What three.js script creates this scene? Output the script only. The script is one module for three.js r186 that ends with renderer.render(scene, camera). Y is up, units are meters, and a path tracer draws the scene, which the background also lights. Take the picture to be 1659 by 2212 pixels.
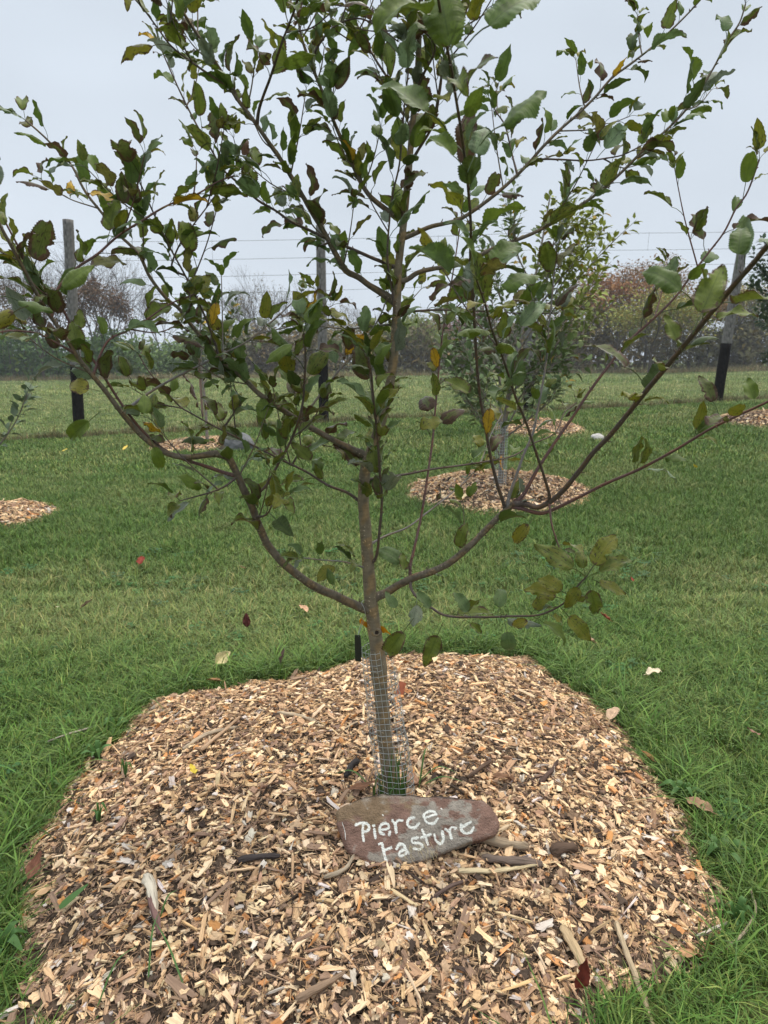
import * as THREE from 'three';
import { mergeGeometries } from 'three/addons/utils/BufferGeometryUtils.js';
import { ImprovedNoise } from 'three/addons/math/ImprovedNoise.js';

// ---------------------------------------------------------------- camera, sky, sun, exposure
const scene = new THREE.Scene();
const EYE = 1.15, PITCH = 12, FPX = 1533, CX = 829.5, CY = 1106;          // lens worked out from the posts, the lawn and the wire cells
const camera = new THREE.PerspectiveCamera(71.6, 0.75, 0.05, 2000);
camera.position.set(0, EYE, 0);
camera.rotation.x = -THREE.MathUtils.degToRad(PITCH);
camera.focus = 1.65; camera.userData.fStop = 9;
camera.updateMatrixWorld(true);
const renderer = new THREE.WebGLRenderer({ antialias: true });
renderer.toneMapping = THREE.LinearToneMapping;
renderer.toneMappingExposure = 1.14;
renderer.shadowMap.enabled = true;
const PN = new ImprovedNoise();
const noise = (x, y = 0, z = 0) => PN.noise(x + 31.7, y + 17.3, z + 5.1);
const fbm = (x, y, z = 0, o = 4) => { let s = 0, a = 0.5; for (let i = 0; i < o; i++) { s += a * noise(x, y, z + i * 7.3); x *= 2.03; y *= 2.03; z *= 2.03; a *= 0.5; } return s; };
const { clamp, smoothstep, lerp } = THREE.MathUtils;
{
  const W = 512, H = 256, data = new Float32Array(W * H * 4);
  for (let j = 0; j < H; j++) for (let i = 0; i < W; i++) {
    const el = ((j + 0.5) / H - 0.5) * Math.PI, az = ((i + 0.5) / W - 0.5) * 2 * Math.PI;
    const x = Math.cos(az) * Math.cos(el), y = Math.sin(el), z = Math.sin(az) * Math.cos(el);
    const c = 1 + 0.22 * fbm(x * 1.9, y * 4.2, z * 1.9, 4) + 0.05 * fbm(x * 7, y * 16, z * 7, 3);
    const up = Math.max(0, y), L = c * (1.0 + 1.9 * smoothstep(up, 0.40, 1.0));             // overcast, brighter overhead; raised only above the view to light the ground more
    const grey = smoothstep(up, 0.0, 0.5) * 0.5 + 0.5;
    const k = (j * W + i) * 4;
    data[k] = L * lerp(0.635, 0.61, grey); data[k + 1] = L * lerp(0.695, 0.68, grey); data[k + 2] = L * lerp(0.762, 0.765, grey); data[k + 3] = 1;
  }
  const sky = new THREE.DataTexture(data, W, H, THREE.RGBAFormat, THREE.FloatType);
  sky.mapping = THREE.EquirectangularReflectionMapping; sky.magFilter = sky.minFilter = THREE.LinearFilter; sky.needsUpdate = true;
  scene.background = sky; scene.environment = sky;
}
const sun = new THREE.DirectionalLight(0xfff1dc, 2.3);
sun.position.set(3.5, 11, -2.0);
sun.castShadow = true; sun.shadow.radius = 45; sun.shadow.mapSize.set(2048, 2048);
Object.assign(sun.shadow.camera, { left: -15, right: 15, top: 15, bottom: -15, near: 0.5, far: 60 });
scene.add(sun);
scene.fog = new THREE.FogExp2(new THREE.Color(0.80, 0.84, 0.90), 0.0010);

// ---------------------------------------------------------------- helpers
function rand(seed) { let a = seed >>> 0; return () => { a = (a + 0x6D2B79F5) | 0; let t = Math.imul(a ^ (a >>> 15), 1 | a); t = (t + Math.imul(t ^ (t >>> 7), 61 | t)) ^ t; return ((t ^ (t >>> 14)) >>> 0) / 4294967296; }; }
const rs = rand(20240);
const V = (x = 0, y = 0, z = 0) => new THREE.Vector3(x, y, z);
const taken = new Map();
function numbered(n) { const c = taken.get(n) || 0; taken.set(n, c + 1); return c ? n + '_' + String(c).padStart(3, '0') : n; }
function tag(o, label, category, group, kind) { if (label) o.userData.label = label; if (category) o.userData.category = category; if (group) o.userData.group = group; if (kind) o.userData.kind = kind; return o; }
function thing(name, label, category, pos, group) { const o = new THREE.Group(); o.name = numbered(name); if (pos) o.position.copy(pos); tag(o, label, category, group); scene.add(o); return o; }
function part(name, geo, mat, parent, kind) { const m = new THREE.Mesh(geo, mat); m.name = parent === scene ? numbered(name) : name; m.castShadow = m.receiveShadow = true; if (kind) m.userData.kind = kind; parent.add(m); return m; }
function at(dx, dy, zc) { return camera.localToWorld(V((dx - CX) / FPX * zc, -(dy - CY) / FPX * zc, -zc)); }   // a measured direction and a depth give a point of the place
const toCam = new THREE.Matrix4().copy(camera.matrixWorld).invert();
function ground(x, z) {                                                                    // the lawn: level near, rising to the right further off
  const d = -z; if (d < 2.5) return 0;
  const u = clamp(x / d, -0.75, 0.75), t = smoothstep(d, 3, 13), f = clamp((d - 13) / 47, 0, 1);
  return t * (lerp(0.17, -0.05, f) + lerp(0.5, 0.7, f) * u) * (1) + (d > 8 ? 0.05 * noise(x * 0.13, z * 0.13) * smoothstep(d, 8, 14) : 0);
}
function onto(dx, dy, h = ground) {
  const dir = at(dx, dy, 1).sub(camera.position).normalize(), p = camera.position.clone();
  let t = 0.3; for (let i = 0; i < 4000; i++) { p.copy(camera.position).addScaledVector(dir, t); const g = p.y - h(p.x, p.z); if (g < 0.0008 || t > 120) break; t += Math.max(0.0008, g * 0.4); }
  return p.clone();
}
function tex(w, h, f, srgb = false, rep = true) {
  const d = new Uint8Array(w * h * 4);
  for (let j = 0; j < h; j++) for (let i = 0; i < w; i++) { const c = f((i + 0.5) / w, (j + 0.5) / h, i, j), k = (j * w + i) * 4; for (let n = 0; n < 3; n++) { let v = clamp(c[n], 0, 1); if (srgb) v = v < 0.0031308 ? v * 12.92 : 1.055 * Math.pow(v, 1 / 2.4) - 0.055; d[k + n] = Math.round(v * 255); } d[k + 3] = 255; }
  const t = new THREE.DataTexture(d, w, h); t.magFilter = t.minFilter = THREE.LinearFilter; if (rep) t.wrapS = t.wrapT = THREE.RepeatWrapping; if (srgb) t.colorSpace = THREE.SRGBColorSpace; t.needsUpdate = true; return t;
}
const wrapNoise = (u, v, fx, fy, s) => {                                                    // repeats after 1 in u and v
  const a = noise(u * fx, v * fy, s), b = noise((u - 1) * fx, v * fy, s), c = noise(u * fx, (v - 1) * fy, s), d = noise((u - 1) * fx, (v - 1) * fy, s);
  return lerp(lerp(a, b, u), lerp(c, d, u), v) * 1.3;
};
const mat = (o) => new THREE.MeshPhysicalMaterial(Object.assign({ roughness: 0.85, specularIntensity: 0.5, side: THREE.DoubleSide }, o));
const lin = (r, g, b) => new THREE.Color().setRGB(r, g, b);
function geom(pos, idx, { uv, col } = {}) { const g = new THREE.BufferGeometry(); g.setAttribute('position', new THREE.Float32BufferAttribute(pos, 3)); if (uv) g.setAttribute('uv', new THREE.Float32BufferAttribute(uv, 2)); if (col) g.setAttribute('color', new THREE.Float32BufferAttribute(col, 3)); g.setIndex(idx); g.computeVertexNormals(); return g; }
// a limb: smooth path through points, radius along it, slightly uneven, uv in metres
function limb(pts, radius, sides = 8, step = 0.015, bumps = 0.08, seed = 1, cap = true) {
  const curve = new THREE.CatmullRomCurve3(pts, false, 'centripetal'), len = curve.getLength(), n = Math.max(3, Math.min(260, Math.ceil(len / step)));
  const pos = [], uv = [], idx = []; let nrm = null, T0 = null;
  for (let i = 0; i <= n; i++) {
    const t = i / n, p = curve.getPointAt(t), T = curve.getTangentAt(t);
    if (!nrm) { nrm = V(0.31, 0.2, 0.9).cross(T).normalize(); } else { const q = new THREE.Quaternion().setFromUnitVectors(T0, T); nrm.applyQuaternion(q); nrm.addScaledVector(T, -nrm.dot(T)).normalize(); }
    T0 = T.clone(); const bi = V().crossVectors(T, nrm), r = radius(t);
    for (let k = 0; k <= sides; k++) {
      const a = (k % sides) / sides * Math.PI * 2, rr = r * (1 + bumps * (noise(t * len * 28, Math.cos(a) * 1.3 + seed, Math.sin(a) * 1.3) + 0.6 * noise(t * len * 90, seed * 3.1, a)));
      pos.push(p.x + rr * (Math.cos(a) * nrm.x + Math.sin(a) * bi.x), p.y + rr * (Math.cos(a) * nrm.y + Math.sin(a) * bi.y), p.z + rr * (Math.cos(a) * nrm.z + Math.sin(a) * bi.z));
      uv.push(k / sides, t * len * 6);
    }
  }
  const w = sides + 1;
  for (let i = 0; i < n; i++) for (let k = 0; k < sides; k++) { const a = i * w + k; idx.push(a, a + 1, a + w, a + 1, a + w + 1, a + w); }
  if (cap) for (const e of [0, n]) { const c = pos.length / 3, p = curve.getPointAt(e / n); pos.push(p.x, p.y, p.z); uv.push(0.5, e / n * len * 6); for (let k = 0; k < sides; k++) { if (e) idx.push(e * w + k, e * w + k + 1, c); else idx.push(k + 1, k, c); } }
  return geom(pos, idx, { uv });
}
const tube = (pts, r, sides = 5, step = 0.03) => limb(pts, typeof r === 'function' ? r : () => r, sides, step, 0);

// ---------------------------------------------------------------- the mulch round the tree: its outline measured on the ground
const OUT = [-30, 2230, 30, 2130, 0, 2010, 22, 1905, 72, 1800, 120, 1740, 186, 1660, 256, 1592, 296, 1545, 380, 1505, 480, 1490, 600, 1475, 700, 1452, 780, 1432, 860, 1422, 960, 1416, 1060, 1414, 1140, 1426, 1200, 1456, 1235, 1494, 1285, 1528, 1342, 1575, 1382, 1625, 1430, 1685, 1474, 1745, 1524, 1840, 1562, 1905, 1584, 1970, 1562, 2040, 1490, 2085, 1430, 2130, 1340, 2200, 1200, 2300, 900, 2380, 700, 2390, 480, 2380, 280, 2370, 90, 2320];
const flat = () => 0;
const BED = V(0.0, 0, -1.72), ring = [];
for (let i = 0; i < OUT.length; i += 2) { const p = onto(OUT[i], OUT[i + 1], flat).sub(BED); ring.push([Math.atan2(p.z, p.x), Math.hypot(p.x, p.z)]); }
ring.sort((a, b) => a[0] - b[0]);
function reach(a) { const n = ring.length; for (let i = 0; i < n; i++) { const p = ring[i], q = ring[(i + 1) % n]; const a1 = i === n - 1 ? q[0] + 2 * Math.PI : q[0]; let x = a; if (i === n - 1 && x < p[0]) x += 2 * Math.PI; if (x >= p[0] && x <= a1) return lerp(p[1], q[1], (x - p[0]) / Math.max(1e-6, a1 - p[0])); } return ring[0][1]; }
const rough = (a) => reach(a) * (1 + 0.05 * noise(Math.cos(a) * 5, Math.sin(a) * 5, 3) + 0.035 * noise(Math.cos(a) * 17, Math.sin(a) * 17, 6));
const inBed = (x, z) => Math.hypot(x - BED.x, z - BED.z) / rough(Math.atan2(z - BED.z, x - BED.x));
const ROOT = at(848, 1712, 1.75), bowl = (x, z) => { const r = Math.hypot(x - ROOT.x, z - ROOT.z); return 0.028 * Math.exp(-r * r / 0.018); };
function mound(x, z) { const r = inBed(x, z); if (r >= 1) return ground(x, z) - 0.004; return 0.125 * Math.pow(1 - Math.pow(r, 2.1), 0.85) - bowl(x, z) + 0.012 * noise(x * 7, z * 7) * (1 - r * r) + 0.002; }
const top = (x, z) => Math.max(ground(x, z), mound(x, z));
ROOT.y = mound(ROOT.x, ROOT.z);

// ---------------------------------------------------------------- ground sheet
{
  const radii = [0]; for (let r = 0.25; r < 16; r *= 1.07) radii.push(r); for (let r = 16; r < 900; r *= 1.12) radii.push(r);
  const N = 160, pos = [], uv = [], col = [], idx = [];
  radii.forEach((r) => { for (let k = 0; k < N; k++) { const a = k / N * 2 * Math.PI, x = r * Math.cos(a), z = r * Math.sin(a) - 0.0; pos.push(x, ground(x, z), z); uv.push(x, z); } });
  for (let i = 0; i < radii.length - 1; i++) for (let k = 0; k < N; k++) { const a = i * N + k, b = i * N + (k + 1) % N; idx.push(a, a + N, b, b, a + N, b + N); }
  const fence = (x) => 12.4 + 0.16 * x;
  for (let i = 0; i < pos.length; i += 3) {
    const x = pos[i], z = pos[i + 2], f = smoothstep(-z, fence(x) - 0.3, fence(x) + 1.6), p = fbm(x * 0.3, z * 0.3, 2), q = fbm(x * 0.06, z * 0.05, 9);
    const lawn = [0.095 + 0.05 * p, 0.125 + 0.04 * p, 0.042 + 0.02 * p], field = [0.165 + 0.08 * q, 0.215 + 0.06 * q, 0.076 + 0.03 * q];
    for (let c = 0; c < 3; c++) col.push(lerp(lawn[c], field[c], f));
  }
  const soil = tex(512, 512, (u, v) => { const g = 0.78 + 0.5 * wrapNoise(u, v, 40, 40, 1) + 0.35 * wrapNoise(u, v, 110, 110, 4) + 0.2 * wrapNoise(u, v, 9, 9, 2); return [g * 1.05, g, g * 0.9]; });
  soil.repeat.set(1.7, 1.7);
  const g = geom(pos, idx, { uv, col });
  tag(part('ground', g, mat({ map: soil, bumpMap: soil, bumpScale: 0.02, vertexColors: true, roughness: 1, specularIntensity: 0.1 }), scene), null, null, null, 'structure');
}

// ---------------------------------------------------------------- wood chips
const grainTex = tex(256, 256, (u, v) => { const g = 0.95 + 0.34 * wrapNoise(u, v, 26, 3, 3) + 0.22 * wrapNoise(u, v, 60, 6, 8) + 0.12 * wrapNoise(u, v, 5, 5, 1), s = wrapNoise(u, v, 4, 2, 12) > 0.33 ? 0.8 : 1; return [g * s, g * s * 0.985, g * s * 0.96]; });
const chipMat = mat({ map: grainTex, bumpMap: grainTex, bumpScale: 0.0016, roughness: 0.85, specularIntensity: 0.3 });
function chipShape(seed, kind) {
  const r = rand(seed), g = new THREE.BoxGeometry(1, 1, 1, 3, 1, 4).toNonIndexed(), p = g.attributes.position, uv = g.attributes.uv, cut = (r() - 0.5) * 0.7, bow = (r() - 0.5) * 0.35, tw = (r() - 0.5) * 0.5, tap = kind === 1 ? 0.2 + r() * 0.6 : r() * 0.3;
  const bendT = (r() - 0.5) * 0.8;
  for (let i = 0; i < p.count; i++) {
    let x = p.getX(i), y = p.getY(i), z = p.getZ(i); const h = (a) => { const s = Math.sin(x * 91.7 + y * 37.3 + z * 53.1 + a * 17.7 + seed * 3.3) * 4375.5; return s - Math.floor(s) - 0.5; };
    uv.setXY(i, x * 0.14 + y * 0.06 + seed * 0.173, z * 0.22 + seed * 0.31);
    const end = Math.abs(z) > 0.45 ? 1 : 0, jx = h(1) * 0.26, jy = h(2) * 0.36, jz = h(3) * (end ? 0.34 : 0.10);
    let X = x * (1 - tap * (z + 0.5)) + jx + bow * z * z, Z = z + jz + cut * x * end * 0.8 * Math.sign(z) * (kind ? 1 : 0.35), Y = y * (end ? 0.72 : 1) + jy + bendT * z * z + tw * x * z;
    p.setXYZ(i, X, Y, Z);
  }
  g.computeVertexNormals(); return g;
}
const chipShapes = []; for (let i = 0; i < 16; i++) chipShapes.push(chipShape(i + 1, i % 2));
const sliver = [0, 1, 2].map((i) => { const r = rand(60 + i), g = new THREE.CylinderGeometry(0.3, 0.5, 1, 4, 3).toNonIndexed(), p = g.attributes.position; const b = (r() - 0.5) * 1.2; for (let k = 0; k < p.count; k++) { const y = p.getY(k); p.setXYZ(k, p.getX(k) + b * 4 * y * y, p.getZ(k), y); } g.computeVertexNormals(); return g; });
const chipCols = [[0.85, 0.635, 0.40], [0.79, 0.54, 0.315], [0.67, 0.43, 0.235], [0.59, 0.28, 0.11], [0.31, 0.20, 0.135], [0.080, 0.055, 0.040], [0.64, 0.55, 0.47], [0.47, 0.29, 0.175]];
const chipW = [0.24, 0.22, 0.14, 0.05, 0.13, 0.07, 0.045, 0.105];
function pick(w, r) { let x = r(); for (let i = 0; i < w.length; i++) { if ((x -= w[i]) < 0) return i; } return 0; }
const upTo = (n, yaw, tilt, r) => { const q = new THREE.Quaternion().setFromUnitVectors(V(0, 1, 0), n); const a = r() * 6.283; return q.multiply(new THREE.Quaternion().setFromAxisAngle(V(Math.cos(a), 0, Math.sin(a)), tilt)).multiply(new THREE.Quaternion().setFromAxisAngle(V(0, 1, 0), yaw)); };
function normalAt(h, x, z) { const e = 0.012; return V(h(x - e, z) - h(x + e, z), 2 * e, h(x, z - e) - h(x, z + e)).normalize(); }
const gauss = (r) => (r() + r() + r() + r() - 2) * 1.0;
// chips spread over a bed: the largest stand alone, all others are joined as one part
function spread(parent, h, place, count, solo, scale, seed, shreds) {
  const r = rand(seed), list = chipShapes.map(() => []), all = [];
  for (let i = 0; i < count; i++) {
    const [x, z, edge] = place(r), n = normalAt(h, x, z), L = scale * (0.005 + 0.016 * Math.pow(r(), 1.7) + (r() < 0.09 ? 0.034 * r() : 0)) * 1.28, W = Math.min(L * 0.95, scale * (0.005 + 0.013 * r())) * (r() < 0.42 ? 0.42 : 1) * 1.05, T = scale * (0.0018 + 0.005 * r() * r());
    const tilt = Math.abs(gauss(r)) * 0.5 + (r() < 0.1 ? 0.55 : 0), q = upTo(n, r() * 6.283, tilt, r), lift = -0.004 + 0.017 * r() * r() * (edge ? 0.5 : 1) + 0.25 * L * Math.sin(tilt);
    const damp = smoothstep(fbm(x * 3.2, z * 3.2, 21, 4), -0.02, 0.32), c = chipCols[r() < 0.33 * damp ? [4, 7, 5, 2][Math.floor(r() * 4)] : pick(chipW, r)], v = 0.66 + 0.54 * r();
    all.push({ p: V(x, h(x, z) + lift, z), q, s: V(W, T, L), c: lin(c[0] * v, c[1] * v * (0.97 + 0.06 * r()), c[2] * v * (0.92 + 0.16 * r())), k: Math.floor(r() * chipShapes.length), size: L * W });
  }
  if (solo) {
    const seen = all.map((c) => { const p = c.p.clone().applyMatrix4(toCam); return [c, -p.z > 0.1 && Math.abs(p.x / -p.z) < 0.54 && Math.abs(p.y / -p.z) < 0.72 ? c.size / (p.z * p.z) : 0]; }).sort((a, b) => b[1] - a[1]);
    const mats = chipCols.map((c) => mat({ map: grainTex, bumpMap: grainTex, bumpScale: 0.0016, roughness: 0.85, specularIntensity: 0.3, color: lin(...c) }));
    const near = new Set();
    for (let i = 0; i < solo; i++) { const c = seen[i][0]; near.add(c); let best = 0, bd = 9; chipCols.forEach((k, j) => { const d = Math.abs(k[0] - c.c.r) + Math.abs(k[2] - c.c.b); if (d < bd) { bd = d; best = j; } }); const m = part('wood_chip', chipShapes[c.k], mats[best], parent); m.position.copy(c.p); m.quaternion.copy(c.q); m.scale.copy(c.s); }
    for (const c of all) if (!near.has(c)) list[c.k].push(c);
  } else for (const c of all) list[c.k].push(c);
  const M = new THREE.Matrix4(), holder = new THREE.Group(); holder.name = 'wood_chip_litter'; holder.userData.kind = 'stuff'; parent.add(holder);
  const inst = (geo, arr) => { if (!arr.length) return; const m = new THREE.InstancedMesh(geo, chipMat, arr.length); m.name = 'chips'; m.userData.kind = 'stuff'; m.castShadow = m.receiveShadow = true; arr.forEach((c, i) => { m.setMatrixAt(i, M.compose(c.p, c.q, c.s)); m.setColorAt(i, c.c); }); holder.add(m); };
  list.forEach((a, k) => inst(chipShapes[k], a));
  const sl = sliver.map(() => []);
  for (let i = 0; i < shreds; i++) { const [x, z] = place(r), n = normalAt(h, x, z), L = scale * (0.012 + 0.03 * r() * r()), w = scale * (0.0008 + 0.0016 * r()), c = chipCols[[4, 5, 7, 2, 1, 4, 7][Math.floor(r() * 7)]], v = 0.7 + 0.5 * r(), tilt = Math.abs(gauss(r)) * 0.4; sl[i % 3].push({ p: V(x, h(x, z) + 0.001 + 0.012 * r() * r() + 0.3 * L * Math.sin(tilt), z), q: upTo(n, r() * 6.283, tilt, r), s: V(w, w, L), c: lin(c[0] * v, c[1] * v, c[2] * v) }); }
  sl.forEach((a, k) => inst(sliver[k], a));
}
const duff = tex(256, 256, (u, v) => { const g = 0.55 + 0.7 * wrapNoise(u, v, 30, 30, 2) + 0.5 * wrapNoise(u, v, 70, 70, 5); return [0.12 * g, 0.083 * g, 0.057 * g]; }, true);
const duffMat = mat({ map: duff, bumpMap: duff, bumpScale: 0.012, roughness: 1, specularIntensity: 0.1 });
const mainBed = thing('mulch_bed', 'large tan wood chip mulch mound in the foreground round the nearest apple tree', 'mulch bed', null, null);
{
  const pos = [], uv = [], idx = [], A = 120, R = 40;
  for (let i = 0; i <= R; i++) for (let k = 0; k < A; k++) { const a = -Math.PI + (k + 0.5) / A * 2 * Math.PI, q = rough(a) * i / R * 1.004, x = BED.x + q * Math.cos(a), z = BED.z + q * Math.sin(a); pos.push(x, i === R ? -0.02 : mound(x, z), z); uv.push(x * 3, z * 3); }
  for (let i = 0; i < R; i++) for (let k = 0; k < A; k++) { const a = i * A + k, b = i * A + (k + 1) % A; idx.push(a, b, a + A, b, b + A, a + A); }
  part('mulch_soil', geom(pos, idx, { uv }), duffMat, mainBed);
  const place = (r) => { for (;;) { const a = (r() * 2 - 1) * Math.PI, R = rough(a), q = r() < 0.045 ? 0.94 + 0.26 * r() * r() : Math.sqrt(r()) * (1.0 + 0.05 * gauss(r)); const x = BED.x + R * q * Math.cos(a), z = BED.z + R * q * Math.sin(a); if (r() > Math.min(1, R * R * 1.3)) continue; if (q > 1.0 + 0.16 * noise(x * 11, z * 11) && r() > 0.25) continue; if (Math.hypot(x - ROOT.x, z - ROOT.z) < 0.026) continue; return [x, z, q > 0.92]; } };
  spread(mainBed, mound, place, 31000, 298, 1, 77, 26000);
}
function bed(label, dx, dy, rx, rz, hgt, n, seed, scale = 1) {
  const c = onto(dx, dy), o = thing('mulch_bed', label, 'mulch bed', null, null), h = (x, z) => { const a = Math.atan2(z - c.z, x - c.x), q = Math.hypot((x - c.x) / rx, (z - c.z) / rz) / (1 + 0.12 * noise(Math.cos(a) * 2, Math.sin(a) * 2, seed)); return ground(x, z) + (q < 1 ? hgt * (1 - q * q) + 0.015 * noise(x * 6, z * 6) * (1 - q) : -0.01); };
  const pos = [], uv = [], idx = [], A = 48, R = 10;
  const rim = (a) => 1 + 0.12 * noise(Math.cos(a) * 2, Math.sin(a) * 2, seed);
  for (let i = 0; i <= R; i++) for (let k = 0; k < A; k++) { const t = k / A * 2 * Math.PI; let x = c.x + rx * i / R * Math.cos(t), z = c.z + rz * i / R * Math.sin(t); pos.push(x, i === R ? ground(x, z) - 0.03 : h(x, z), z); uv.push(x * 3, z * 3); }
  for (let i = 0; i < R; i++) for (let k = 0; k < A; k++) { const a = i * A + k, b = i * A + (k + 1) % A; idx.push(a, b, a + A, b, b + A, a + A); }
  part('mulch_soil', geom(pos, idx, { uv }), duffMat, o);
  spread(o, h, (r) => { const t = r() * 6.283, q = Math.sqrt(r()), x = c.x + rx * q * Math.cos(t) * rim(t), z = c.z + rz * q * Math.sin(t) * rim(t); return [x, z, q > 0.9]; }, n, 0, scale, seed, Math.floor(n / 4));
  return { c, h };
}
const bedMid = bed('tan mulch bed under the fruit tree just right of centre, second nearest', 1072, 1062, 0.80, 0.86, 0.14, 7000, 11, 1.35);
const bedFar = bed('smaller tan mulch bed beyond the second nearest one, right of centre', 1165, 928, 0.62, 0.8, 0.14, 3500, 12, 1.5);
const bedLeft = bed('mulch bed cut off by the left edge of the picture', -25, 1120, 0.50, 0.55, 0.10, 4500, 13, 1.3);
const bedBack = bed('low mulch bed with a grey boulder under the sapling left of centre', 435, 962, 0.75, 0.62, 0.10, 3500, 14, 1.5);
const bedEdge = bed('mulch bed on the far lawn cut off by the right edge', 1660, 908, 0.75, 0.8, 0.12, 2600, 15, 1.5);
const beds = [[bedMid, 0.8], [bedFar, 0.65], [bedLeft, 0.5], [bedBack, 0.68], [bedEdge, 0.75]];

// ---------------------------------------------------------------- lawn: blades in tufts, nobody could count them
const bladeMat = mat({ vertexColors: true, roughness: 0.6, specularIntensity: 0.35, transmission: 0.3, thickness: 0 });
function tuft(seed, n, h, w, spreadR, lean, dry) {
  const r = rand(seed), pos = [], col = [], idx = [];
  for (let b = 0; b < n; b++) {
    const a = r() * 6.283, R = spreadR * Math.sqrt(r()), x0 = R * Math.cos(a), z0 = R * Math.sin(a), yaw = r() * 6.283, H = h * (0.45 + 0.75 * r()), L = lean * (0.3 + r()), dx = Math.cos(yaw), dz = Math.sin(yaw), ww = w * (0.6 + 0.7 * r());
    const sy = Math.cos(yaw + 1.57), cy = Math.sin(yaw + 1.57), straw = r() < dry, g = 0.5 + 0.95 * r();
    const c = straw ? [2.3 * g, 1.5 * g, 2.0 * g] : [g * (0.85 + 0.4 * r()), g, g * (0.8 + 0.4 * r())];
    const base = pos.length / 3, S = 3;
    for (let i = 0; i <= S; i++) { const t = i / S, out = L * H * t * t, y = H * t * (1 - 0.38 * Math.min(1.5, L) * t), wd = ww * (i === S ? 0 : (1 - 0.55 * t * t)) * 0.5; const px = x0 + dx * out, pz = z0 + dz * out; if (i < S) pos.push(px - sy * wd, y, pz - cy * wd, px + sy * wd, y, pz + cy * wd); else pos.push(px, y, pz); for (let q = 0; q < (i < S ? 2 : 1); q++) col.push(...c); }
    for (let i = 0; i < S; i++) { const k = base + i * 2; if (i < S - 1) idx.push(k, k + 1, k + 2, k + 1, k + 3, k + 2); else idx.push(k, k + 1, k + 2); }
  }
  return geom(pos, idx, { col });
}
function cloverTuft(seed, n) {                                                             // small round-leaved lawn weeds
  const r = rand(seed), pos = [], col = [], idx = [];
  for (let b = 0; b < n; b++) { const x = (r() - 0.5) * 0.07, z = (r() - 0.5) * 0.07, y = 0.018 + 0.03 * r(), s = 0.004 + 0.004 * r(), g = 0.8 + 0.4 * r();
    for (let l = 0; l < 3; l++) { const a = r() + l * 2.1, base = pos.length / 3, cx = x + Math.cos(a) * s, cz = z + Math.sin(a) * s; pos.push(cx, y + s * 0.5, cz); col.push(0.8 * g, g, 0.9 * g); for (let k = 0; k < 6; k++) { const t = k / 6 * 6.283; pos.push(cx + s * Math.cos(t), y + (r() - 0.5) * s * 0.8, cz + s * Math.sin(t)); col.push(0.8 * g, g, 0.9 * g); } for (let k = 0; k < 6; k++) idx.push(base, base + 1 + (k + 1) % 6, base + 1 + k); } }
  return geom(pos, idx, { col });
}
const fenceD = (x) => 12.3 + 0.16 * x;
const lawn = new THREE.Group(); lawn.name = 'lawn_grass'; tag(lawn, 'green lawn grass round the mulch beds and in the field beyond the fence', 'grass', null, 'stuff'); scene.add(lawn);
function sow(shapes, count, place, seed, colour, size) {
  const r = rand(seed), lists = shapes.map(() => []), M = new THREE.Matrix4(), up = V(0, 1, 0);
  for (let i = 0; i < count; i++) { const p = place(r); if (!p) continue; const s = size(r, p[0], p[1]); lists[Math.floor(r() * shapes.length)].push([M.clone().compose(V(p[0], ground(p[0], p[1]) - 0.003, p[1]), new THREE.Quaternion().setFromAxisAngle(up, r() * 6.283), V(s, s * (0.75 + 0.5 * r()), s)), colour(p[0], p[1], r)]); }
  shapes.forEach((g, k) => { if (!lists[k].length) return; const m = new THREE.InstancedMesh(g, bladeMat, lists[k].length); m.name = 'grass'; m.userData.kind = 'stuff'; m.castShadow = m.receiveShadow = true; lists[k].forEach(([x, c], i) => { m.setMatrixAt(i, x); m.setColorAt(i, c); }); lawn.add(m); });
}
const inAnyBed = (x, z) => inBed(x, z) < 0.985 || beds.some(([b, R]) => Math.hypot(x - b.c.x, z - b.c.z) < R * 0.93);
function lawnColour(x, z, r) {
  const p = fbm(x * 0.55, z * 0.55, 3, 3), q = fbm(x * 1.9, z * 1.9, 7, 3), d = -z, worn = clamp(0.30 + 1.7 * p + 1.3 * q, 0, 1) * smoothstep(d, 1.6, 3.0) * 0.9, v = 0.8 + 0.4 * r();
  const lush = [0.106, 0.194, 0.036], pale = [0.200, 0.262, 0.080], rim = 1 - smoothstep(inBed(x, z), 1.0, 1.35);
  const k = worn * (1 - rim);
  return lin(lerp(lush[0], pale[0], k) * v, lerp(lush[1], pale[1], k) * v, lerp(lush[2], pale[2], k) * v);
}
const zone = (d0, d1, pad = 0.45) => (r) => { const d = Math.sqrt(lerp(d0 * d0, d1 * d1, r())), x = (r() * 2 - 1) * (0.60 * d + pad), z = -d; return inAnyBed(x, z) || (d > fenceD(x) - 0.25) ? null : [x, z]; };
const nearT = [0, 1, 2, 3, 4, 5].map((i) => tuft(100 + i, 16, 0.062, 0.0028, 0.028, 0.95, 0.10));
const midT = [0, 1, 2, 3].map((i) => tuft(120 + i, 18, 0.062, 0.0034, 0.05, 0.9, 0.12));
const farT = [0, 1, 2, 3].map((i) => tuft(140 + i, 22, 0.055, 0.006, 0.10, 0.9, 0.12));
const rimT = [0, 1, 2].map((i) => tuft(160 + i, 11, 0.115, 0.0036, 0.03, 1.15, 0.06));
const tallT = [0, 1, 2].map((i) => tuft(180 + i, 30, 0.22, 0.006, 0.12, 0.8, 0.3));
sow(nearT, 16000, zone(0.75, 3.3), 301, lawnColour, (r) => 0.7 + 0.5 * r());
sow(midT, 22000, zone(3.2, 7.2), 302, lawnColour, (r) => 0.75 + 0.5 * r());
sow(farT, 20000, zone(7.0, 15), 303, lawnColour, (r) => 0.8 + 0.5 * r());
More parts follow.
